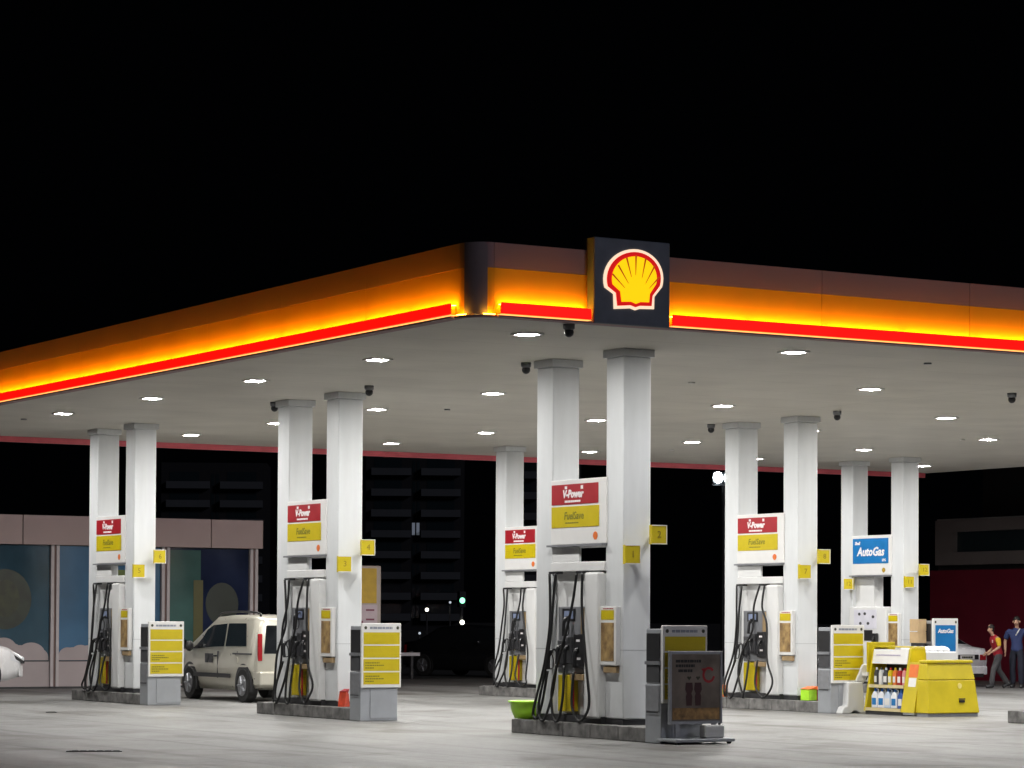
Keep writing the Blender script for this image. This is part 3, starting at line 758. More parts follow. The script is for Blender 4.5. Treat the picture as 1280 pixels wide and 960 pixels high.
for k,(m,lab) in enumerate(jb):
    bottle((DXX+xs(.1)+.12, DYY+s1-.12-k*.178, .118), m, mat('blue cap',(.02,.12,.4),.4), .34, .075, lab, True)
# bin with sloping sides
t = thing('sand_bin', 'big yellow lidded bin with sloping front beside the bottle display', 'bin', (DXX, DYY, .004))
bx0, bx1 = .02, 1.24
def frus(x0,x1,y0,y1,x0t,x1t,y0t,y1t,z0,z1):
    return MB().add([(x0,y0,z0),(x1,y0,z0),(x1,y1,z0),(x0,y1,z0),(x0t,y0t,z1),(x1t,y0t,z1),(x1t,y1t,z1),(x0t,y1t,z1)],[(0,3,2,1),(4,5,6,7),(0,1,5,4),(1,2,6,5),(2,3,7,6),(3,0,4,7)])
part('lower_body', frus(.03,1.15,-.35,-.004, .08,1.11,-.27,-.004, .06,.62), YELBIN, t, bevel=.015)
part('upper_body', frus(.08,1.11,-.275,-.004, .115,1.075,-.215,-.004, .625,.90), YELBIN, t, bevel=.015)
part('lid', MB().box(.10,1.09,-.25,-.003,.905,.96), YELBIN, t, bevel=.018)
part('plinth', MB().box(.05,1.13,-.32,-.01,0,.058), GREYP, t)
part('latch', MB().box(.72,.82,-.352,-.322,.24,.28), BLACKP, t); part('emblem', MB().prism([(.76+.045*math.cos(R(a)), .52+.05*math.sin(R(a))) for a in range(0,360,45)], -.292,-.2785,'y'), mat('pale yellow',(.8,.68,.2),.4), t)
fine_print('small_print', t, [(.71,.85,.30)], INK, 'y', -.325, .02)
# white sacks stacked behind
t = thing('white_crate', 'white crate heaped with white sacks behind the yellow bin', 'crate', (14.22, 9.15, .004))
part('crate', MB().box(0,1.0,0,.6,.0,1.08), WHITE2, t, bevel=.02)
for k in range(6): part('sack', MB().ball((.11+k*.152, .27, 1.10), .085, 10, 7, (1.1,2.4,.9)), ICE, t, True)
part('strap', MB().box(.26,.29,-.004,-.001,.02,1.06), GREYP, t)
t = thing('yellow_panel', 'plain yellow side board standing left of the bottle display', 'board', (13.30, 9.25, .004))
part('panel', MB().box(0,.6,0,.05,.72,1.25), YELBIN, t, bevel=.008); part('ledge', MB().box(-.06,.62,-.05,.10,.66,.718), SIGNW, t)
part('leg', MB().box(.04,.09,0,.05,0,.658), WHITE2, t); part('leg', MB().box(.5,.55,0,.05,0,.658), WHITE2, t)
t = thing('water_barrier', 'white moulded plastic base piece left of the bottle display', 'plastic base', (12.92, 9.32, .004))
part('base', MB().prism([(-.16,0),(-.10,.12),(-.02,.14),(.0,.55),(.32,.55),(.36,.14),(.44,.12),(.50,0),(.26,0),(.20,.05),(.12,.05),(.06,0)], 0,.35,'y'), WHITE2, t, bevel=.02)
part('upright', frus(.20,.42,.05,.3,.36,.52,.05,.3,.552,.86), WHITE2, t, bevel=.02)
part('cap', MB().cyl((.1,.15,.551),(.1,.15,.60),.05,n=10), SIGNW, t)

# ------------------------------------------------------------------ drain covers in the forecourt
for (x,y,w,lab) in [(-3.97,2.15,.33,'dark slotted drain cover in the concrete at the lower left'),(.45,15.09,.09,'small dark drain cover left of the far left pump')]:
    t = thing('drain_cover', lab, 'drain cover', (x,y,.004), R(-25), 'drain covers'); t.scale = (1,.6,1)
    part('frame', MB().box(-w,w,-.16,-.13,.001,.012).box(-w,w,.13,.16,.001,.012).box(-w,-w+.03,-.13,.13,.001,.012).box(w-.03,w,-.13,.13,.001,.012), CHAR, t)
    mb = MB(); k = int(w/.05)
    for q in range(k): mb.box(-w+.035+q*(2*w-.07)/k, -w+.06+q*(2*w-.07)/k, -.128,.128,.001,.009)
    part('grate', mb, BLACKP, t)

# ------------------------------------------------------------------ vehicles
def car_body(stations):
    """stations: list of (y, half profile [(x,z) * 8] from floor centre to roof centre)"""
    V = []; F = []; n = len(stations[0][1]); m = 2*n-2
    for y, pr in stations:
        ring = [(x,y,z) for x,z in pr] + [(-x,y,z) for x,z in reversed(pr[1:-1])]
        V += ring
    k = len(stations)
    for s in range(k-1):
        for j in range(m): F.append((s*m+j, s*m+(j+1)%m, (s+1)*m+(j+1)%m, (s+1)*m+j))
    F.append(tuple(reversed(range(m)))); F.append(tuple(range((k-1)*m, k*m)))
    return V, F, m
def sample(st, s, j):
    """point on the body: s = fractional station, j = fractional profile index"""
    i = min(int(s), len(st)-2); f = s-i; a = min(int(j), len(st[0][1])-2); g = j-a
    def P(q): 
        p0, p1 = st[q][1][a], st[q][1][a+1]; return Vector((p0[0]+(p1[0]-p0[0])*g, st[q][0], p0[1]+(p1[1]-p0[1])*g))
    return P(i).lerp(P(i+1), f)
def patch(st, s0, s1, j0, j1, side, off=.008, ns=6, nj=3, taper=None):
    V = []; F = []
    for a in range(ns+1):
        for b in range(nj+1):
            u, v = a/ns, b/nj
            lo, hi = s0, s1
            if taper: lo = s0+taper[0]*v; hi = s1-taper[1]*v
            p = sample(st, lo+(hi-lo)*u, j0+(j1-j0)*v)
            e = 1e-3
            V.append(p)
    W = nj+1
    # offset outwards by local normal
    out = []
    for a in range(ns+1):
        for b in range(W):
            i = a*W+b
            pu = V[min(a+1,ns)*W+b]-V[max(a-1,0)*W+b]; pv = V[a*W+min(b+1,nj)]-V[a*W+max(b-1,0)]
            nn = pv.cross(pu)
            if nn.length < 1e-9: nn = Vector((0,0,1))
            nn.normalize()
            if nn.x < -.05 and V[i].x > .05: nn = -nn
            if nn.z < -.3: nn = -nn
            q = V[i]+nn*off
            out.append((q.x*side, q.y, q.z))
    F = [(a*W+b, a*W+b+1, (a+1)*W+b+1, (a+1)*W+b) for a in range(ns) for b in range(nj)]
    return MB().add(out, F)
def wheel(parent, x, y, r, w, side):
    t = part('wheel', MB().cyl((x-side*w*.5,y,r),(x+side*w*.5,y,r),r,n=24), TYRE, parent, bevel=.02)
    part('rim', MB().cyl((x+side*(w*.5+.002),y,r),(x+side*(w*.5+.012),y,r),r*.62,n=18), RIM, t)
    sp = MB()
    for k in range(5):
        a = 2*math.pi*k/5; sp.cyl((x+side*(w*.5+.014),y+math.cos(a)*r*.1,r+math.sin(a)*r*.1),(x+side*(w*.5+.014),y+math.cos(a)*r*.56,r+math.sin(a)*r*.56),.025,n=6)
    part('spokes', sp, STEEL, t)
def arch(parent, x, y, r, side, m=BLACKP):
    pts = [(y+r*math.cos(R(a)), r*.86+r*math.sin(R(a))) for a in range(-20,201,11)]
    x0, x1 = sorted((x-side*.05, x))
    part('wheel_arch', MB().prism(pts, x0, x1, 'x'), m, parent)

def prof(hw, zf, zb, zt, zr, tw=.82, rw=.68, sill=.16):
    """8-point half profile: floor, sill, flank, belt, window head, roof edge, roof"""
    return [(0,zf),(hw*.88,zf),(hw*.97,zf+sill),(hw,(zf+zb)*.56),(hw*.965,zb),(hw*tw,zt),(hw*rw,zr-.015),(0,zr)]

def sedan(name, label, cat, paint, loc, rz, plate=None):
    t = thing(name, label, cat, loc, rz)
    hw = .88
    st = [(0.00, prof(hw*.84,.34,.80,.86,.88,.93,.6)), (.10, prof(hw*.94,.26,.88,.95,.97,.94,.6)), (.55, prof(hw,.22,.92,1.00,1.02,.93,.62)),
          (.75, prof(hw,.20,.93,1.08,1.10,.90,.64)), (1.25, prof(hw,.18,.94,1.36,1.40,.76,.62)), (1.9, prof(hw,.18,.93,1.40,1.46,.76,.62)), (2.5, prof(hw,.18,.92,1.37,1.43,.76,.62)),
          (3.25, prof(hw,.19,.92,1.00,1.03,.90,.62)), (3.45, prof(hw,.20,.88,.94,.97,.93,.6)), (4.05, prof(hw*.97,.22,.76,.82,.86,.92,.6)), (4.32, prof(hw*.88,.28,.62,.70,.73,.90,.6)), (4.42, prof(hw*.72,.34,.52,.56,.58,.9,.6))]
    V, F, m = car_body(st)
    part('body', MB().add(V,F), paint, t, True)
    for s in (1,-1):
        part('side_window', patch(st, 3.35,4.95, 4.08,4.9, s, taper=(.55,0)), GLASS, t, True)
        part('side_window', patch(st, 5.05,6.9, 4.08,4.9, s, taper=(0,.85)), GLASS, t, True)
        for y, in ((.86,),(3.5,)): arch(t, s*hw*.995, y, .37, s); wheel(t, s*(hw-.085), y, .315, .2, s)
        mm = part('mirror', MB().ball((s*(hw+.06),3.0,.98), .09, 10, 7, (1,.6,.8)), paint, t, True)
        part('door_handle', MB().box(min(s*hw,s*(hw+.025)),max(s*hw,s*(hw+.025)),2.0,2.18,.80,.83), paint, t)
        # rear lamps wrap the corner
        part('tail_lamp', patch(st, .12,1.25, 3.1,3.98, s, .010), TAIL, t, True)
        part('headlight', patch(st, 9.1,10.2, 3.25,4.3, s, .012), HEADG, t, True)
        x0,x1 = sorted((s*.48, s*.70)); part('tail_lamp', MB().box(x0,x1,-.012,.02,.66,.80), TAIL, t, bevel=.01)
    # front and rear screens, both halves
    for nm, a, b in (('rear_screen',2.6,4.0),('windscreen',6.15,6.97)):
        R_ = patch(st, a,b, 5.2,7, 1, .008, 6, 4); L_ = patch(st, a,b, 5.2,7, -1, .008, 6, 4)
        R_.add(L_.v, L_.f); part(nm, R_, GLASS, t, True)
    part('garnish', MB().box(-.42,.42,-.02,.01,.68,.80), BLACKP, t, bevel=.008)
    part('number_plate', MB().box(-.26,.26,-.026,-.021,.685,.785), SIGNW, t)
    fine_print('plate_print', t, [(-.2,.2,.735)], INK, 'y', -.0265, .05)
    part('bumper', MB().prism([(-.74,-.02),(.74,-.02),(.82,.12),(-.82,.12)], .30,.52,'z'), paint, t, bevel=.03)
    part('lower_valance', MB().prism([(-.6,-.024),(.6,-.024),(.6,.1),(-.6,.1)], .24,.33,'z'), BLACKP, t)
    part('bumper', MB().prism([(-.60,4.46),(.60,4.46),(.78,4.30),(-.78,4.30)], .28,.50,'z'), paint, t, bevel=.03)
    part('grille', MB().box(-.45,.45,4.455,4.475,.34,.46), BLACKP, t)
    for s in (1,-1):
        x0,x1 = sorted((s*.50,s*.76)); part('headlight', MB().prism([(4.05,.70),(4.42,.56),(4.43,.64),(4.15,.775)], x0,x1,'x'), HEADG, t, bevel=.02)
        x0,x1 = sorted((s*.46,s*.80)); part('headlight_surround', MB().prism([(4.00,.70),(4.415,.53),(4.42,.57),(4.10,.74)], x0,x1,'x'), BLACKP, t)
    return t
HEADG = mat('headlight glass', (.75,.77,.8), .12, var=.03, spec=.8)

# white saloon by the red wall, seen from behind
sedan('parked_car', 'white saloon car seen from behind beside the red wall', 'car', CARW, (27.62, 23.62, .004), R(8))
# nose of another white car by the shop
nc = sedan('parked_car', 'white car nose cut by the left frame edge before the shop', 'car', CARW, (.02, 27.9, .004), R(-90)); nc.scale = (1,1,1.16)
# dark car in the unlit street behind
sedan('parked_car', 'dark unlit car in the shadow behind the forecourt', 'car', CARK, (21.4, 40.4, .004), R(200))

# beige van
t = thing('beige_van', 'beige small van with black roof rails parked behind the pump', 'van', (6.62, 18.1, .004), R(-2))
hw = .89
def vp(k, zf, zb, zt, zr, tw=.86, rw=.76): return prof(hw*k, zf, zb, zt, zr, tw, rw, .18)
st = [(.16, vp(.93,.42,.98,1.50,1.57,.88,.74)), (.22, vp(.985,.32,1.00,1.55,1.64,.87,.75)), (.55, vp(1,.24,1.01,1.57,1.67)), (1.6, vp(1,.22,1.00,1.57,1.69)), (2.45, vp(1,.22,.98,1.53,1.65)),
      (2.85, vp(1,.22,.97,1.41,1.51,.85,.74)), (3.50, vp(1,.22,.98,1.10,1.14,.92,.7)), (3.72, vp(.99,.24,.92,1.02,1.06,.93,.66)), (4.1, vp(.94,.27,.78,.88,.92,.92,.64)), (4.26, vp(.84,.32,.62,.72,.75,.92,.64))]
V, F, m = car_body(st)
part('body', MB().add(V,F), BEIGE, t, True)
for s in (1,-1):
    part('side_window', patch(st, 2.10,3.10, 4.12,4.90, s, .009, taper=(.15,.0)), GLASS, t, True)
    part('side_window', patch(st, 3.18,5.85, 4.12,4.90, s, .009, taper=(0,1.0)), GLASS, t, True)
    part('side_moulding', MB().box(min(s*(hw+.001),s*(hw+.02)),max(s*(hw+.001),s*(hw+.02)),1.35,3.2,.46,.54), BLACKP, t)
    part('side_emblem', MB().box(min(s*(hw*.985),s*(hw+.012)),max(s*(hw*.985),s*(hw+.012)),2.25,2.42,.74,.92).box(min(s*(hw*.985),s*(hw+.012)),max(s*(hw*.985),s*(hw+.012)),2.48,2.62,.74,.92), CHAR, t)
    part('slide_rail', MB().box(min(s*hw*.98,s*(hw+.004)),max(s*hw*.98,s*(hw+.004)),.35,1.25,.915,.945), CHAR, t)
    x0,x1 = sorted((s*.735, s*.825)); part('tail_lamp', MB().box(x0,x1,.146,.2,.80,1.32), TAIL, t, bevel=.015)
    part('roof_rail', MB().tube(cat_rom([(s*.66,.40,1.655),(s*.66,.55,1.72),(s*.66,1.5,1.74),(s*.66,2.3,1.71),(s*.66,2.5,1.63)],5), .02, 7), BLACKP, t, True)
    part('mirror', MB().ball((s*(hw+.10),3.22,1.06), .12, 10, 7, (.8,.5,.9)), BLACKP, t, True)
    part('headlight', patch(st, 7.2,8.6, 3.3,4.6, s, .012), HEADG, t, True)
    for y in (.72, 3.45): arch(t, s*hw*.998, y, .40, s); wheel(t, s*(hw-.085), y, .325, .2, s)
    part('door_seam', MB().box(min(s*hw*.97,s*(hw+.003)),max(s*hw*.97,s*(hw+.003)),2.0,2.012,.45,.97), CHAR, t)
    part('door_handle', MB().box(min(s*hw*.97,s*(hw+.03)),max(s*hw*.97,s*(hw+.03)),2.08,2.22,.86,.89), BLACKP, t)
    part('fuel_cap', MB().cyl((s*hw*.985,1.05,.80),(s*(hw+.004),1.05,.80),.07,n=12), BEIGE, t)
part('rear_screen', MB().prism([(-.70,.94),(.70,.94),(.66,1.48),(-.66,1.48)], .142,.18,'y'), GLASS, t, bevel=.01)
part('rear_bumper', MB().prism([(-.80,.10),(.80,.10),(.88,.28),(-.88,.28)], .34,.60,'z'), BEIGE, t, bevel=.03)
part('number_plate', MB().box(-.26,.26,.14,.159,.70,.81), SIGNW, t)
part('windscreen', (lambda a,b: a.add(b.v,b.f))(patch(st,5.15,5.95,5.2,7,1,.009,6,4), patch(st,5.15,5.95,5.2,7,-1,.009,6,4)), GLASS, t, True)
part('front_bumper', MB().prism([(-.72,4.32),(.72,4.32),(.86,4.1),(-.86,4.1)], .28,.52,'z'), BEIGE, t, bevel=.03)

# ------------------------------------------------------------------ people
def skin_mesh(name, nodes, edges, m, parent, sub=2, root=0):
    """nodes: list of (pos, rx, ry); grown with the Skin modifier and applied"""
    me = bpy.data.meshes.new(name); me.from_pydata([n[0] for n in nodes], edges, [])
    o = bpy.data.objects.new(name, me); COL.objects.link(o)
    sk = o.modifiers.new('skin','SKIN'); sk.use_smooth_shade = True; sk.branch_smoothing = .6
    ss = o.modifiers.new('sub','SUBSURF'); ss.levels = sub; ss.render_levels = sub
    for i, n in enumerate(nodes):
        d = me.skin_vertices[0].data[i]; d.radius = (n[1], n[2]); d.use_root = (i == root)
    bpy.context.view_layer.update()
    dg = bpy.context.evaluated_depsgraph_get()
    out = bpy.data.meshes.new_from_object(o.evaluated_get(dg))
    bpy.data.objects.remove(o); out.name = name
    out.materials.clear(); out.materials.append(m)
    for p in out.polygons: p.use_smooth = True
    if name in ('trousers','shirt','vest','sleeve'):       # folds of the cloth
        nn = [v.normal.copy() for v in out.vertices]
        for v, q in zip(out.vertices, nn):
            c = v.co; f = mnoise.noise(Vector((c.x*14, c.y*14, c.z*6))+Vector((3,1,7)))+.5*mnoise.noise(Vector((c.x*22, c.y*22, c.z*30)))
            v.co = c+q*(.012*f)
    r = bpy.data.objects.new(name, out); link(r, parent)
    return r
def limb(pts): return pts
def person(label, loc, rz, J, hgt, cloth):
    """J: joints in metres for a 1.75 m figure facing +Y; cloth: materials"""
    t = thing('person', label, 'person', loc, rz); t.scale = (hgt/1.75,)*3
    N = []; E = []
    def add(p, r, prev=None, r2=None):
        N.append((p, r, r2 or r)); i = len(N)-1
        if prev is not None: E.append((prev, i))
        return i
    pel = add(J['pelvis'], .13, None, .10); wai = add(J['waist'], .125, pel, .10); che = add(J['chest'], .125, wai, .092)
    nk0 = add(J['neck'], .06, che); nk1 = add(J['neck2'], .052, nk0); hd0 = add(J['jaw'], .072, nk1, .080); hd1 = add(J['head'], .084, hd0, .096); cr_ = add(J['crown'], .070, hd1, .078); c2_ = add(tuple(Vector(J['crown'])+Vector((0,0,.025))), .042, cr_); add(tuple(Vector(J['crown'])+Vector((0,0,.035))), .012, c2_)
    add(J['nose'], .012, hd0)
    for s in ('L','R'):
        sh = add(J['sh'+s], .040, che); el = add(J['el'+s], .043, sh); wr = add(J['wr'+s], .029, el)
        pv = Vector(J['wr'+s]); dv = (pv-Vector(J['el'+s])).normalized(); side = dv.cross(Vector((0,0,1) if abs(dv.z) < .8 else (0,1,0))).normalized()
        fwd = side.cross(dv).normalized()
        pm = add(tuple(pv+dv*.055), .032, wr, .018)
        for k, (o_, ln) in enumerate(((-.024,.075),(-.008,.085),(.008,.08),(.024,.062))):
            b = pv+dv*.095+fwd*o_; f1 = add(tuple(b), .0095, pm); f2 = add(tuple(b+dv*ln*.55+side*.008), .0085, f1); add(tuple(b+dv*ln*.9+side*.028), .007, f2)
        th = add(tuple(pv+dv*.05+fwd*.040), .011, pm); add(tuple(pv+dv*.09+fwd*.055+side*.015), .009, th)
        hp = add(J['hip'+s], .095, pel); kn = add(J['kn'+s], .060, hp); an = add(J['an'+s], .042, kn); add(J['to'+s], .036, an)
    skin_mesh('body', N, E, cloth['skin'], t, 2)
    # trousers
    N.clear(); E.clear()
    pel = add(J['pelvis'], .150, None, .118); add(tuple(Vector(J['pelvis']).lerp(Vector(J['waist']),1.0)), .138, pel, .112)
    for s in ('L','R'):
        hp = add(J['hip'+s], .112, pel); mid = add(tuple(Vector(J['hip'+s]).lerp(Vector(J['kn'+s]),.5)), .098, hp); kn = add(J['kn'+s], .082, mid); an = add(tuple(Vector(J['kn'+s]).lerp(Vector(J['an'+s]),1.04)), .078, kn)
    skin_mesh('trousers', N, E, cloth['legs'], t, 2)
    N.clear(); E.clear()
    b0 = add(tuple(Vector(J['pelvis'])+Vector((0,0,-.07))), .176, None, .146); b0 = add(tuple(Vector(J['pelvis']).lerp(Vector(J['waist']),.3)), .170, b0, .138); wai = add(J['waist'], .152, b0, .128); che = add(J['chest'], .165, wai, .122); tp = add(tuple(Vector(J['chest']).lerp(Vector(J['neck']),.72)), .115, che, .10); add(J['neck'], .072, tp)
    if 'sleeve' not in cloth:
        for s in ('L','R'):
            sh = add(J['sh'+s], .092, che); add(tuple(Vector(J['sh'+s]).lerp(Vector(J['el'+s]),.85)), .072, sh)
    else:
        for s in ('L','R'): add(J['sh'+s], .098, che)
    skin_mesh('vest' if 'sleeve' in cloth else 'shirt', N, E, cloth['top'], t, 2)
    if 'sleeve' in cloth:
        for s in ('L','R'):
            N.clear(); E.clear()
            a = add(tuple(Vector(J['sh'+s]).lerp(Vector(J['chest']),.22)+Vector((0,0,.022))), .105); b = add(tuple(Vector(J['sh'+s]).lerp(Vector(J['el'+s]),.5)), .066, a); add(tuple(Vector(J['sh'+s]).lerp(Vector(J['el'+s]),.95)), .058, b)
            skin_mesh('sleeve', N, E, cloth['sleeve'], t, 2)
    for s in ('L','R'):
        N.clear(); E.clear()
        an = Vector(J['an'+s]); to = Vector(J['to'+s])
        a = add(tuple(an+Vector((0,0,.0))), .064); h = add(tuple(an.lerp(to,-.45)+Vector((0,0,-.03))), .052, a, .05); b = add(tuple(an.lerp(to,.55)+Vector((0,0,-.012))), .058, a, .052); add(tuple(an.lerp(to,1.18)), .054, b, .048)
        skin_mesh('shoe', N, E, SHOE, t, 1)
    hd = Vector(J['head']); cr = Vector(J['crown']); nd = (Vector(J['nose'])-Vector(J['jaw'])).normalized()
    hb = MB().ball(tuple(hd-nd*.024+Vector((0,0,.040))), .095, 14, 10, (.88,1.0,.92))
    hb.ball(tuple(hd-nd*.052-Vector((0,0,.025))), .068, 12, 8, (1.0,.8,1.0))
    part('hair', hb, HAIR, t, True)
    sd = nd.cross(Vector((0,0,1))).normalized()
    for q in (-1,1):
        part('eye', MB().ball(tuple(hd+nd*.083+sd*(q*.031)-Vector((0,0,.012))), .010, 8, 6), HAIR, t, True)
        part('ear', MB().ball(tuple(hd+sd*(q*.082)-Vector((0,0,.02))), .028, 8, 6, (.5,.8,1.1)), cloth['skin'], t, True)
    part('mouth', MB().ball(tuple(Vector(J['jaw'])+nd*.072-Vector((0,0,.03))), .018, 8, 5, (1.0,1.0,.3)), mat('lips',(.35,.14,.11),.5), t, True)
    return t
# walking, body turned to the left of the picture, leaning forward
J1 = dict(pelvis=(0,0,.93), waist=(0,.05,1.10), chest=(0,.12,1.30), neck=(0,.17,1.45), neck2=(0,.20,1.50), jaw=(0,.235,1.56), head=(0,.24,1.63), crown=(0,.235,1.71), nose=(0,.335,1.585),
  shL=(-.19,.12,1.39), elL=(-.25,.10,1.12), wrL=(-.22,.30,1.00), shR=(.19,.12,1.39), elR=(.25,-.02,1.13), wrR=(.23,.20,.98),
  hipL=(-.09,0,.90), knL=(-.09,.20,.50), anL=(-.09,.26,.085), toL=(-.09,.42,.04), hipR=(.09,0,.90), knR=(.09,-.06,.50), anR=(.09,-.34,.13), toR=(.09,-.20,.04))
m1 = person('man in red vest with yellow sleeves walking past the white car', (27.72,22.56,.004), R(78), J1, 1.56, dict(skin=SKIN, legs=TROUG, top=VESTR, sleeve=SLEEY))
J2 = dict(pelvis=(0,0,.95), waist=(0,.02,1.12), chest=(0,.02,1.33), neck=(0,.02,1.49), neck2=(0,.03,1.54), jaw=(0,.06,1.59), head=(0,.06,1.66), crown=(0,.05,1.735), nose=(0,.16,1.615),
  shL=(-.20,.01,1.43), elL=(-.29,.02,1.15), wrL=(-.30,.12,.92), shR=(.21,.01,1.42), elR=(.30,-.02,1.15), wrR=(.27,.10,.93),
  hipL=(-.10,0,.91), knL=(-.11,.07,.50), anL=(-.12,.02,.085), toL=(-.13,.17,.04), hipR=(.10,0,.91), knR=(.11,-.02,.50), anR=(.12,-.10,.085), toR=(.13,.05,.04))
m2 = person('man in navy shirt and dark trousers standing at the right edge', (28.16,22.38,.004), R(128), J2, 1.73, dict(skin=SKIN, legs=TROUN, top=NAVY))
part('lanyard', MB().tube([(-.10,.16,1.47),(-.05,.175,1.38),(.0,.17,1.30)], .016, 6), SIGNW, m2, True)
part('badge', MB().box(-.16,-.10,.245,.250,1.24,1.32), mat('pink badge',(.75,.45,.42),.5), m1)

# ------------------------------------------------------------------ shop at the back left
t = thing('shop_building', 'low station shop with blue window film and pinkish roof band', 'shop', (0, 29.8, 0))
sx0, sx1 = -8.4, 11.24
part('rear_wall', MB().box(sx0, sx1-.3, 4.0, 4.2, .004, 3.2), DARKW, t); part('end_wall', MB().box(sx1-.5, sx1-.3, .4, 3.998, .004, 3.2), DARKW, t)
part('roof', MB().box(sx0, sx1, -.10, 4.4, 3.262, 3.30), ROOFM, t)
part('interior_floor', MB().box(sx0, sx1-.52, .1, 3.98, .006, .02), DARKW, t)
cuts = [-8.54, -3.92, .70, 5.32, 9.94, sx1+.04]
for a, b in zip(cuts[:-1], cuts[1:]): part('fascia_panel', MB().box(a+.012, b-.012, -.16, -.11, 3.26, 3.92), STOREP, t)
part('fascia_panel', MB().box(sx1-.01, sx1+.04, -.108, 4.4, 3.302, 3.92), STOREP, t)
mx = [-5.4, -2.55, .3, 3.2, 6.14, 8.85, 11.1]
BW = {5:0, 4:1}
SHB = [mat('blue window film', (.034,.082,.12), .10, var=.35, scale=.5), mat('blue window film bright', (.048,.125,.225), .10, var=.3, scale=.5), mat('navy window film', (.012,.019,.05), .10, var=.4, scale=.7)]
TEAL = mat('teal window film', (.045,.11,.10), .12, var=.3, scale=.7)
for k in range(len(mx)-1):
    a, b = mx[k]+.105, mx[k+1]-.105
    f = SHB[0] if k == 3 else (SHB[1] if k == 4 else (SHB[2] if k == 5 else SHB[0]))
    w_ = part('window', MB().box(a, b, .03, .05, .62, 3.255), GLASSB, t)
    part('window_film', MB().box(a+.01, b-.01, .024, .0285, .64, 3.24), f, w_)
    part('plinth_panel', MB().box(a, (a+b)/2-.006, 0, .06, .05, .615), STOREW, t); part('plinth_panel', MB().box((a+b)/2+.006, b, 0, .06, .05, .615), STOREW, t)
    # white cloud print along the foot of the film
    cl = MB(); x = a+.05; hs = random.Random(k)
    while x < b-.25:
        r = hs.uniform(.18,.34); u = (x-a)/(b-a)
        amp = (1-u)*.75 if k == 3 else (.15+.35*u if k == 4 else .12+.25*abs(math.sin(3*u+k)))
        cx = min(x+r*.6, b-.02-r); cx = max(cx, a+.02+r)
        cl.prism([(cx+r*math.cos(R(q)), max(.645,.645+amp*.75+r*.8*math.sin(R(q)))) for q in range(0,181,15)]+[(cx-r,.645),(cx+r,.645)], .017+.0006*(len(cl.f)%8), .0235, 'y')
        x += r*.85
    part('cloud_print', cl, STOREW, w_)
    if k == 5:
        part('poster_print', MB().box(a+.02, a+.80, .017, .0235, .9, 3.2), TEAL, w_)
        part('poster_print', MB().box(a+.62, a+.86, .0105, .0165, .9, 2.5), mat('olive strip',(.075,.07,.01),.4), w_)
        part('bubble_print', MB().prism([(a+1.35+.42*math.cos(R(q)), 1.95+.5*math.sin(R(q))) for q in range(0,360,15)], .017,.0235,'y'), mat('dark green print',(.011,.018,.010),.4,var=.3,scale=2), w_)
    if k == 3:
        part('bubble_print', MB().prism([(4.98+.62*math.cos(R(q)), 2.02+.68*math.sin(R(q))) for q in range(0,360,12)], .017,.0235,'y'), mat('olive bubble',(.022,.03,.018),.4,var=.4,scale=3), w_)
        part('bubble_print', MB().prism([(4.98+.34*math.cos(R(q)), 2.04+.42*math.sin(R(q))) for q in range(0,360,20)], .0105,.0165,'y'), mat('bubble core',(.03,.035,.012),.4,var=.5,scale=5), w_)
    if k == 4: part('bubble_print', MB().prism([(7.75+.7*math.cos(R(q)), 2.0+.72*math.sin(R(q))) for q in range(0,360,12)], .017,.0235,'y'), mat('green bubble',(.10,.15,.02),.4,var=.3,scale=3), w_)
for x in mx:
    part('mullion', MB().box(x-.10, x-.028, -.05, .07, .05, 3.258), MULL, t); part('mullion', MB().box(x+.028, x+.10, -.05, .07, .05, 3.258), MULL, t)
    part('mullion_gap', MB().box(x-.026, x+.026, -.02, .06, .05, 3.258), mat('brown seal',(.16,.10,.09),.6), t)
part('base_strip', MB().box(sx0, sx1, -.01, .06, .004, .048), PLINTH, t)

# price totem behind the pumps
t = thing('price_totem', 'dim price sign with ochre top and pale lower half behind the van pump', 'price sign', (12.30, 28.0, .004))
part('body', MB().box(0,1.26,0,.16,.35,2.86), mat('totem frame',(.34,.29,.26),.5), t, bevel=.02)
part('upper_panel', MB().box(.06,1.14,-.006,-.001,1.98,2.80), DYEL, t)
lp = part('lower_panel', MB().box(.06,1.16,-.006,-.001,.42,1.94), mat('totem pale',(.42,.34,.37),.5), t)
for k in range(4): part('price_row', MB().box(.86,1.08,-.010,-.0065,1.80-k*.22,1.84-k*.22), mat('maroon ink',(.16,.04,.07),.6), lp)
part('price_row', MB().box(.10,.78,-.010,-.0065,1.51,1.57), mat('maroon ink',(.16,.04,.07),.6), lp)
part('post', MB().box(.25,.37,.03,.13,0,.348), GREYP, t); part('post', MB().box(.85,.97,.03,.13,0,.348), GREYP, t)

# ------------------------------------------------------------------ red clad building on the right
t = thing('red_building', 'dark red clad low building with grey framed window strip on the right', 'building', (33.0, 31.6, 0))
part('lower_wall', MB().box(0,8,-22,0,.004,3.06), REDWALL, t)
part('recess', MB().box(.25,8,-22,-.05,3.062,3.20), BLACKP, t)  # coloured black to stand for the shadow in the gap
part('window_frame', MB().box(-.05,8,-22,-.28,3.202,3.56).box(-.05,8,-22,-.28,4.13,4.46).box(-.05,8,-1.05,-.28,3.562,4.128), GREYF, t)
for k in range(6):
    part('window', MB().box(.10,.14,-1.06-(k+1)*3.0+.03,-1.06-k*3.0,3.563,4.127), GLASSB, t)
part('roof', MB().box(0,8,-22,-.30,4.462,4.50), ROOFM, t)
part('upper_wall', MB().box(1.5,8,-22,-.5,4.502,9.5), DARKW, t)

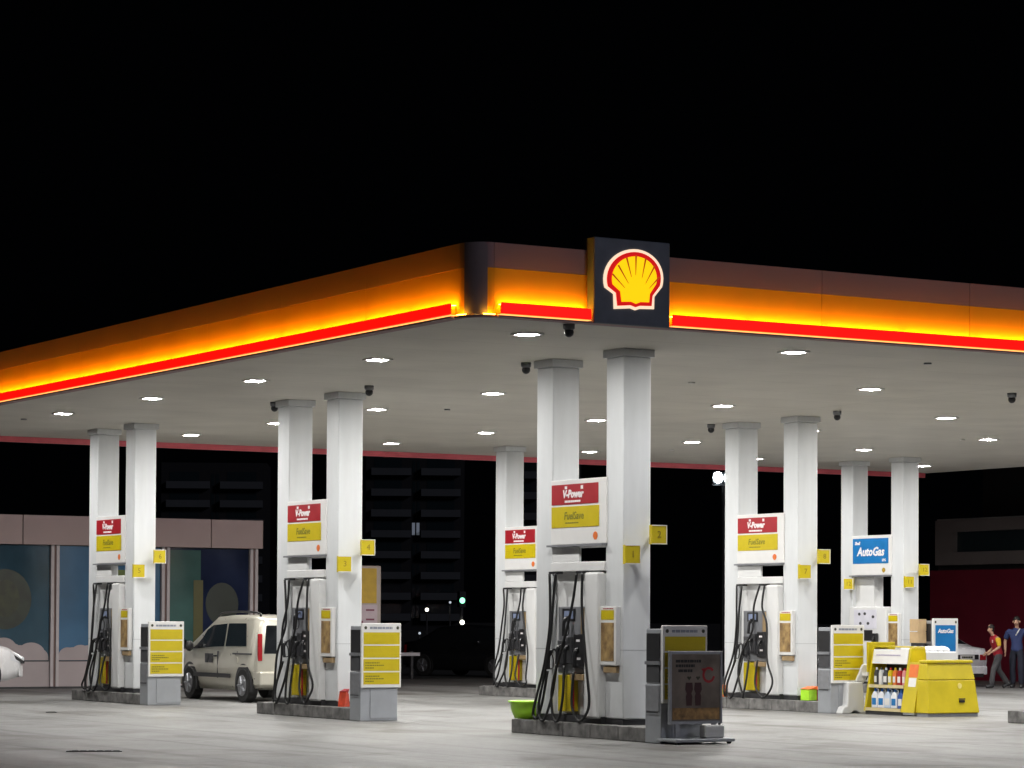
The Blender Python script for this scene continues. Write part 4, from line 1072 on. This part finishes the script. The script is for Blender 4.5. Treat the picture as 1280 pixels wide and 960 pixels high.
# ------------------------------------------------------------------ far street: floodlights, apartment blocks, signal
t = thing('floodlight_pole', 'tall street pole with two bright white floodlights beside the right pump', 'floodlight', (41.2, 53.5, .0))
part('pole', MB().cyl((0,0,0),(0,0,6.58),.08,.05,12), BLACKP, t)
part('crossarm', MB().box(-.5,.45,-.03,.03,6.58,6.655), GREYP, t)
for s in (-.27,.22):
    hd = part('lamp_head', MB().box(s-.21,s+.21,-.06,.10,6.66,7.08), CHAR, t); part('lens', MB().prism([(s+.20*math.cos(R(q)), 6.87+.20*math.sin(R(q))) for q in range(0,360,24)], -.085,-.061,'y'), FLOOD, hd)

DIMW = emis('dim lit window', (.75,.85,1.0), .07)
def block(label, x, y, w, floors, h0, fh=3.05, rz=R(-28)):
    t = thing('apartment_block', label, 'apartment block', (x,y,0), rz, 'dark apartment blocks far behind the station')
    part('wall', MB().box(0,w,0,12,0,h0+floors*fh+1), DARKW, t)
    for k in range(floors):
        z = h0+k*fh
        bl = part('balcony', MB().box(.8,w*.46,-1.3,-.002,z-.1,z+.95), CONC, t)
        part('balcony', MB().box(w*.56,w-.6,-1.3,-.002,z-.1,z+.95), CONC, t)
        for a in (w*.47, w*.515): part('window', MB().box(a,a+w*.03,-.05,-.003,z+.3,z+2.1), DIMW if k in (4,) else GLASSB, t)
        for a in (1.2, w*.62): part('window', MB().box(a,a+w*.28,-.05,-.003,z+1.05,z+2.4), GLASSB, t)
    return t
block('dark far apartment block with faint balcony bands right of the van pump', 168.4, 326.2, 14.5, 8, 1.5)
block('dark far apartment block with faint balcony bands left of the van pump', 142.5, 341.5, 15.5, 8, 1.5, 2.75)
block('dark far apartment block behind the half hidden back pump', 186.5, 318.0, 12.0, 8, 1.2)
t = thing('traffic_signal', 'slim signal post with one glowing green lamp in the dark street', 'signal', (47.8, 84.6, 0))
part('pole', MB().cyl((0,0,0),(0,0,2.2),.06,n=10), CHAR, t); part('housing', MB().box(-.17,.17,-.12,.12,2.2,2.95), BLACKP, t)
part('green_lamp', MB().cyl((-.03,-.121,2.52),(-.03,-.14,2.52),.14,n=14), GREENL, t)
part('low_gleam', MB().ball((-.05,-.16,1.48), .11, 10, 7), HEADL, t, True)  # glowing ball put in for the white gleam on the dark car
bol0 = None
for k,(x,y,z,r,lab) in enumerate([(36.4,67.3,2.0,.07,'small bright street lamp beside the price sign'),(37.3,67.0,2.3,.05,'faint street lamp right of the small bright one'),(36.4,67.3+.6,1.05,.05,'low dim lamp above the price board')]):
    t = thing('bollard_lamp', lab, 'street lamp', (x,y,0), 0, 'small lamps in the dark street')
    part('post', MB().cyl((0,0,0),(0,0,z-.08),.035,n=8), CHAR, t); part('globe', MB().ball((0,0,z), r, 10, 7), HEADL if k == 0 else emis('dim globe',(.8,.9,1),.6), t, True)
t = thing('barrier_rail', 'pale horizontal rail right of the yellow board by the van pump', 'barrier', (18.6, 36.3, 0))
part('rail', MB().box(-.9,.55,0,.05,.62,.71), mat('pale rail',(.75,.72,.75),.5), t); part('post', MB().box(-.6,-.53,.051,.12,0,.75), CHAR, t); part('post', MB().box(.3,.37,.051,.12,0,.75), CHAR, t)
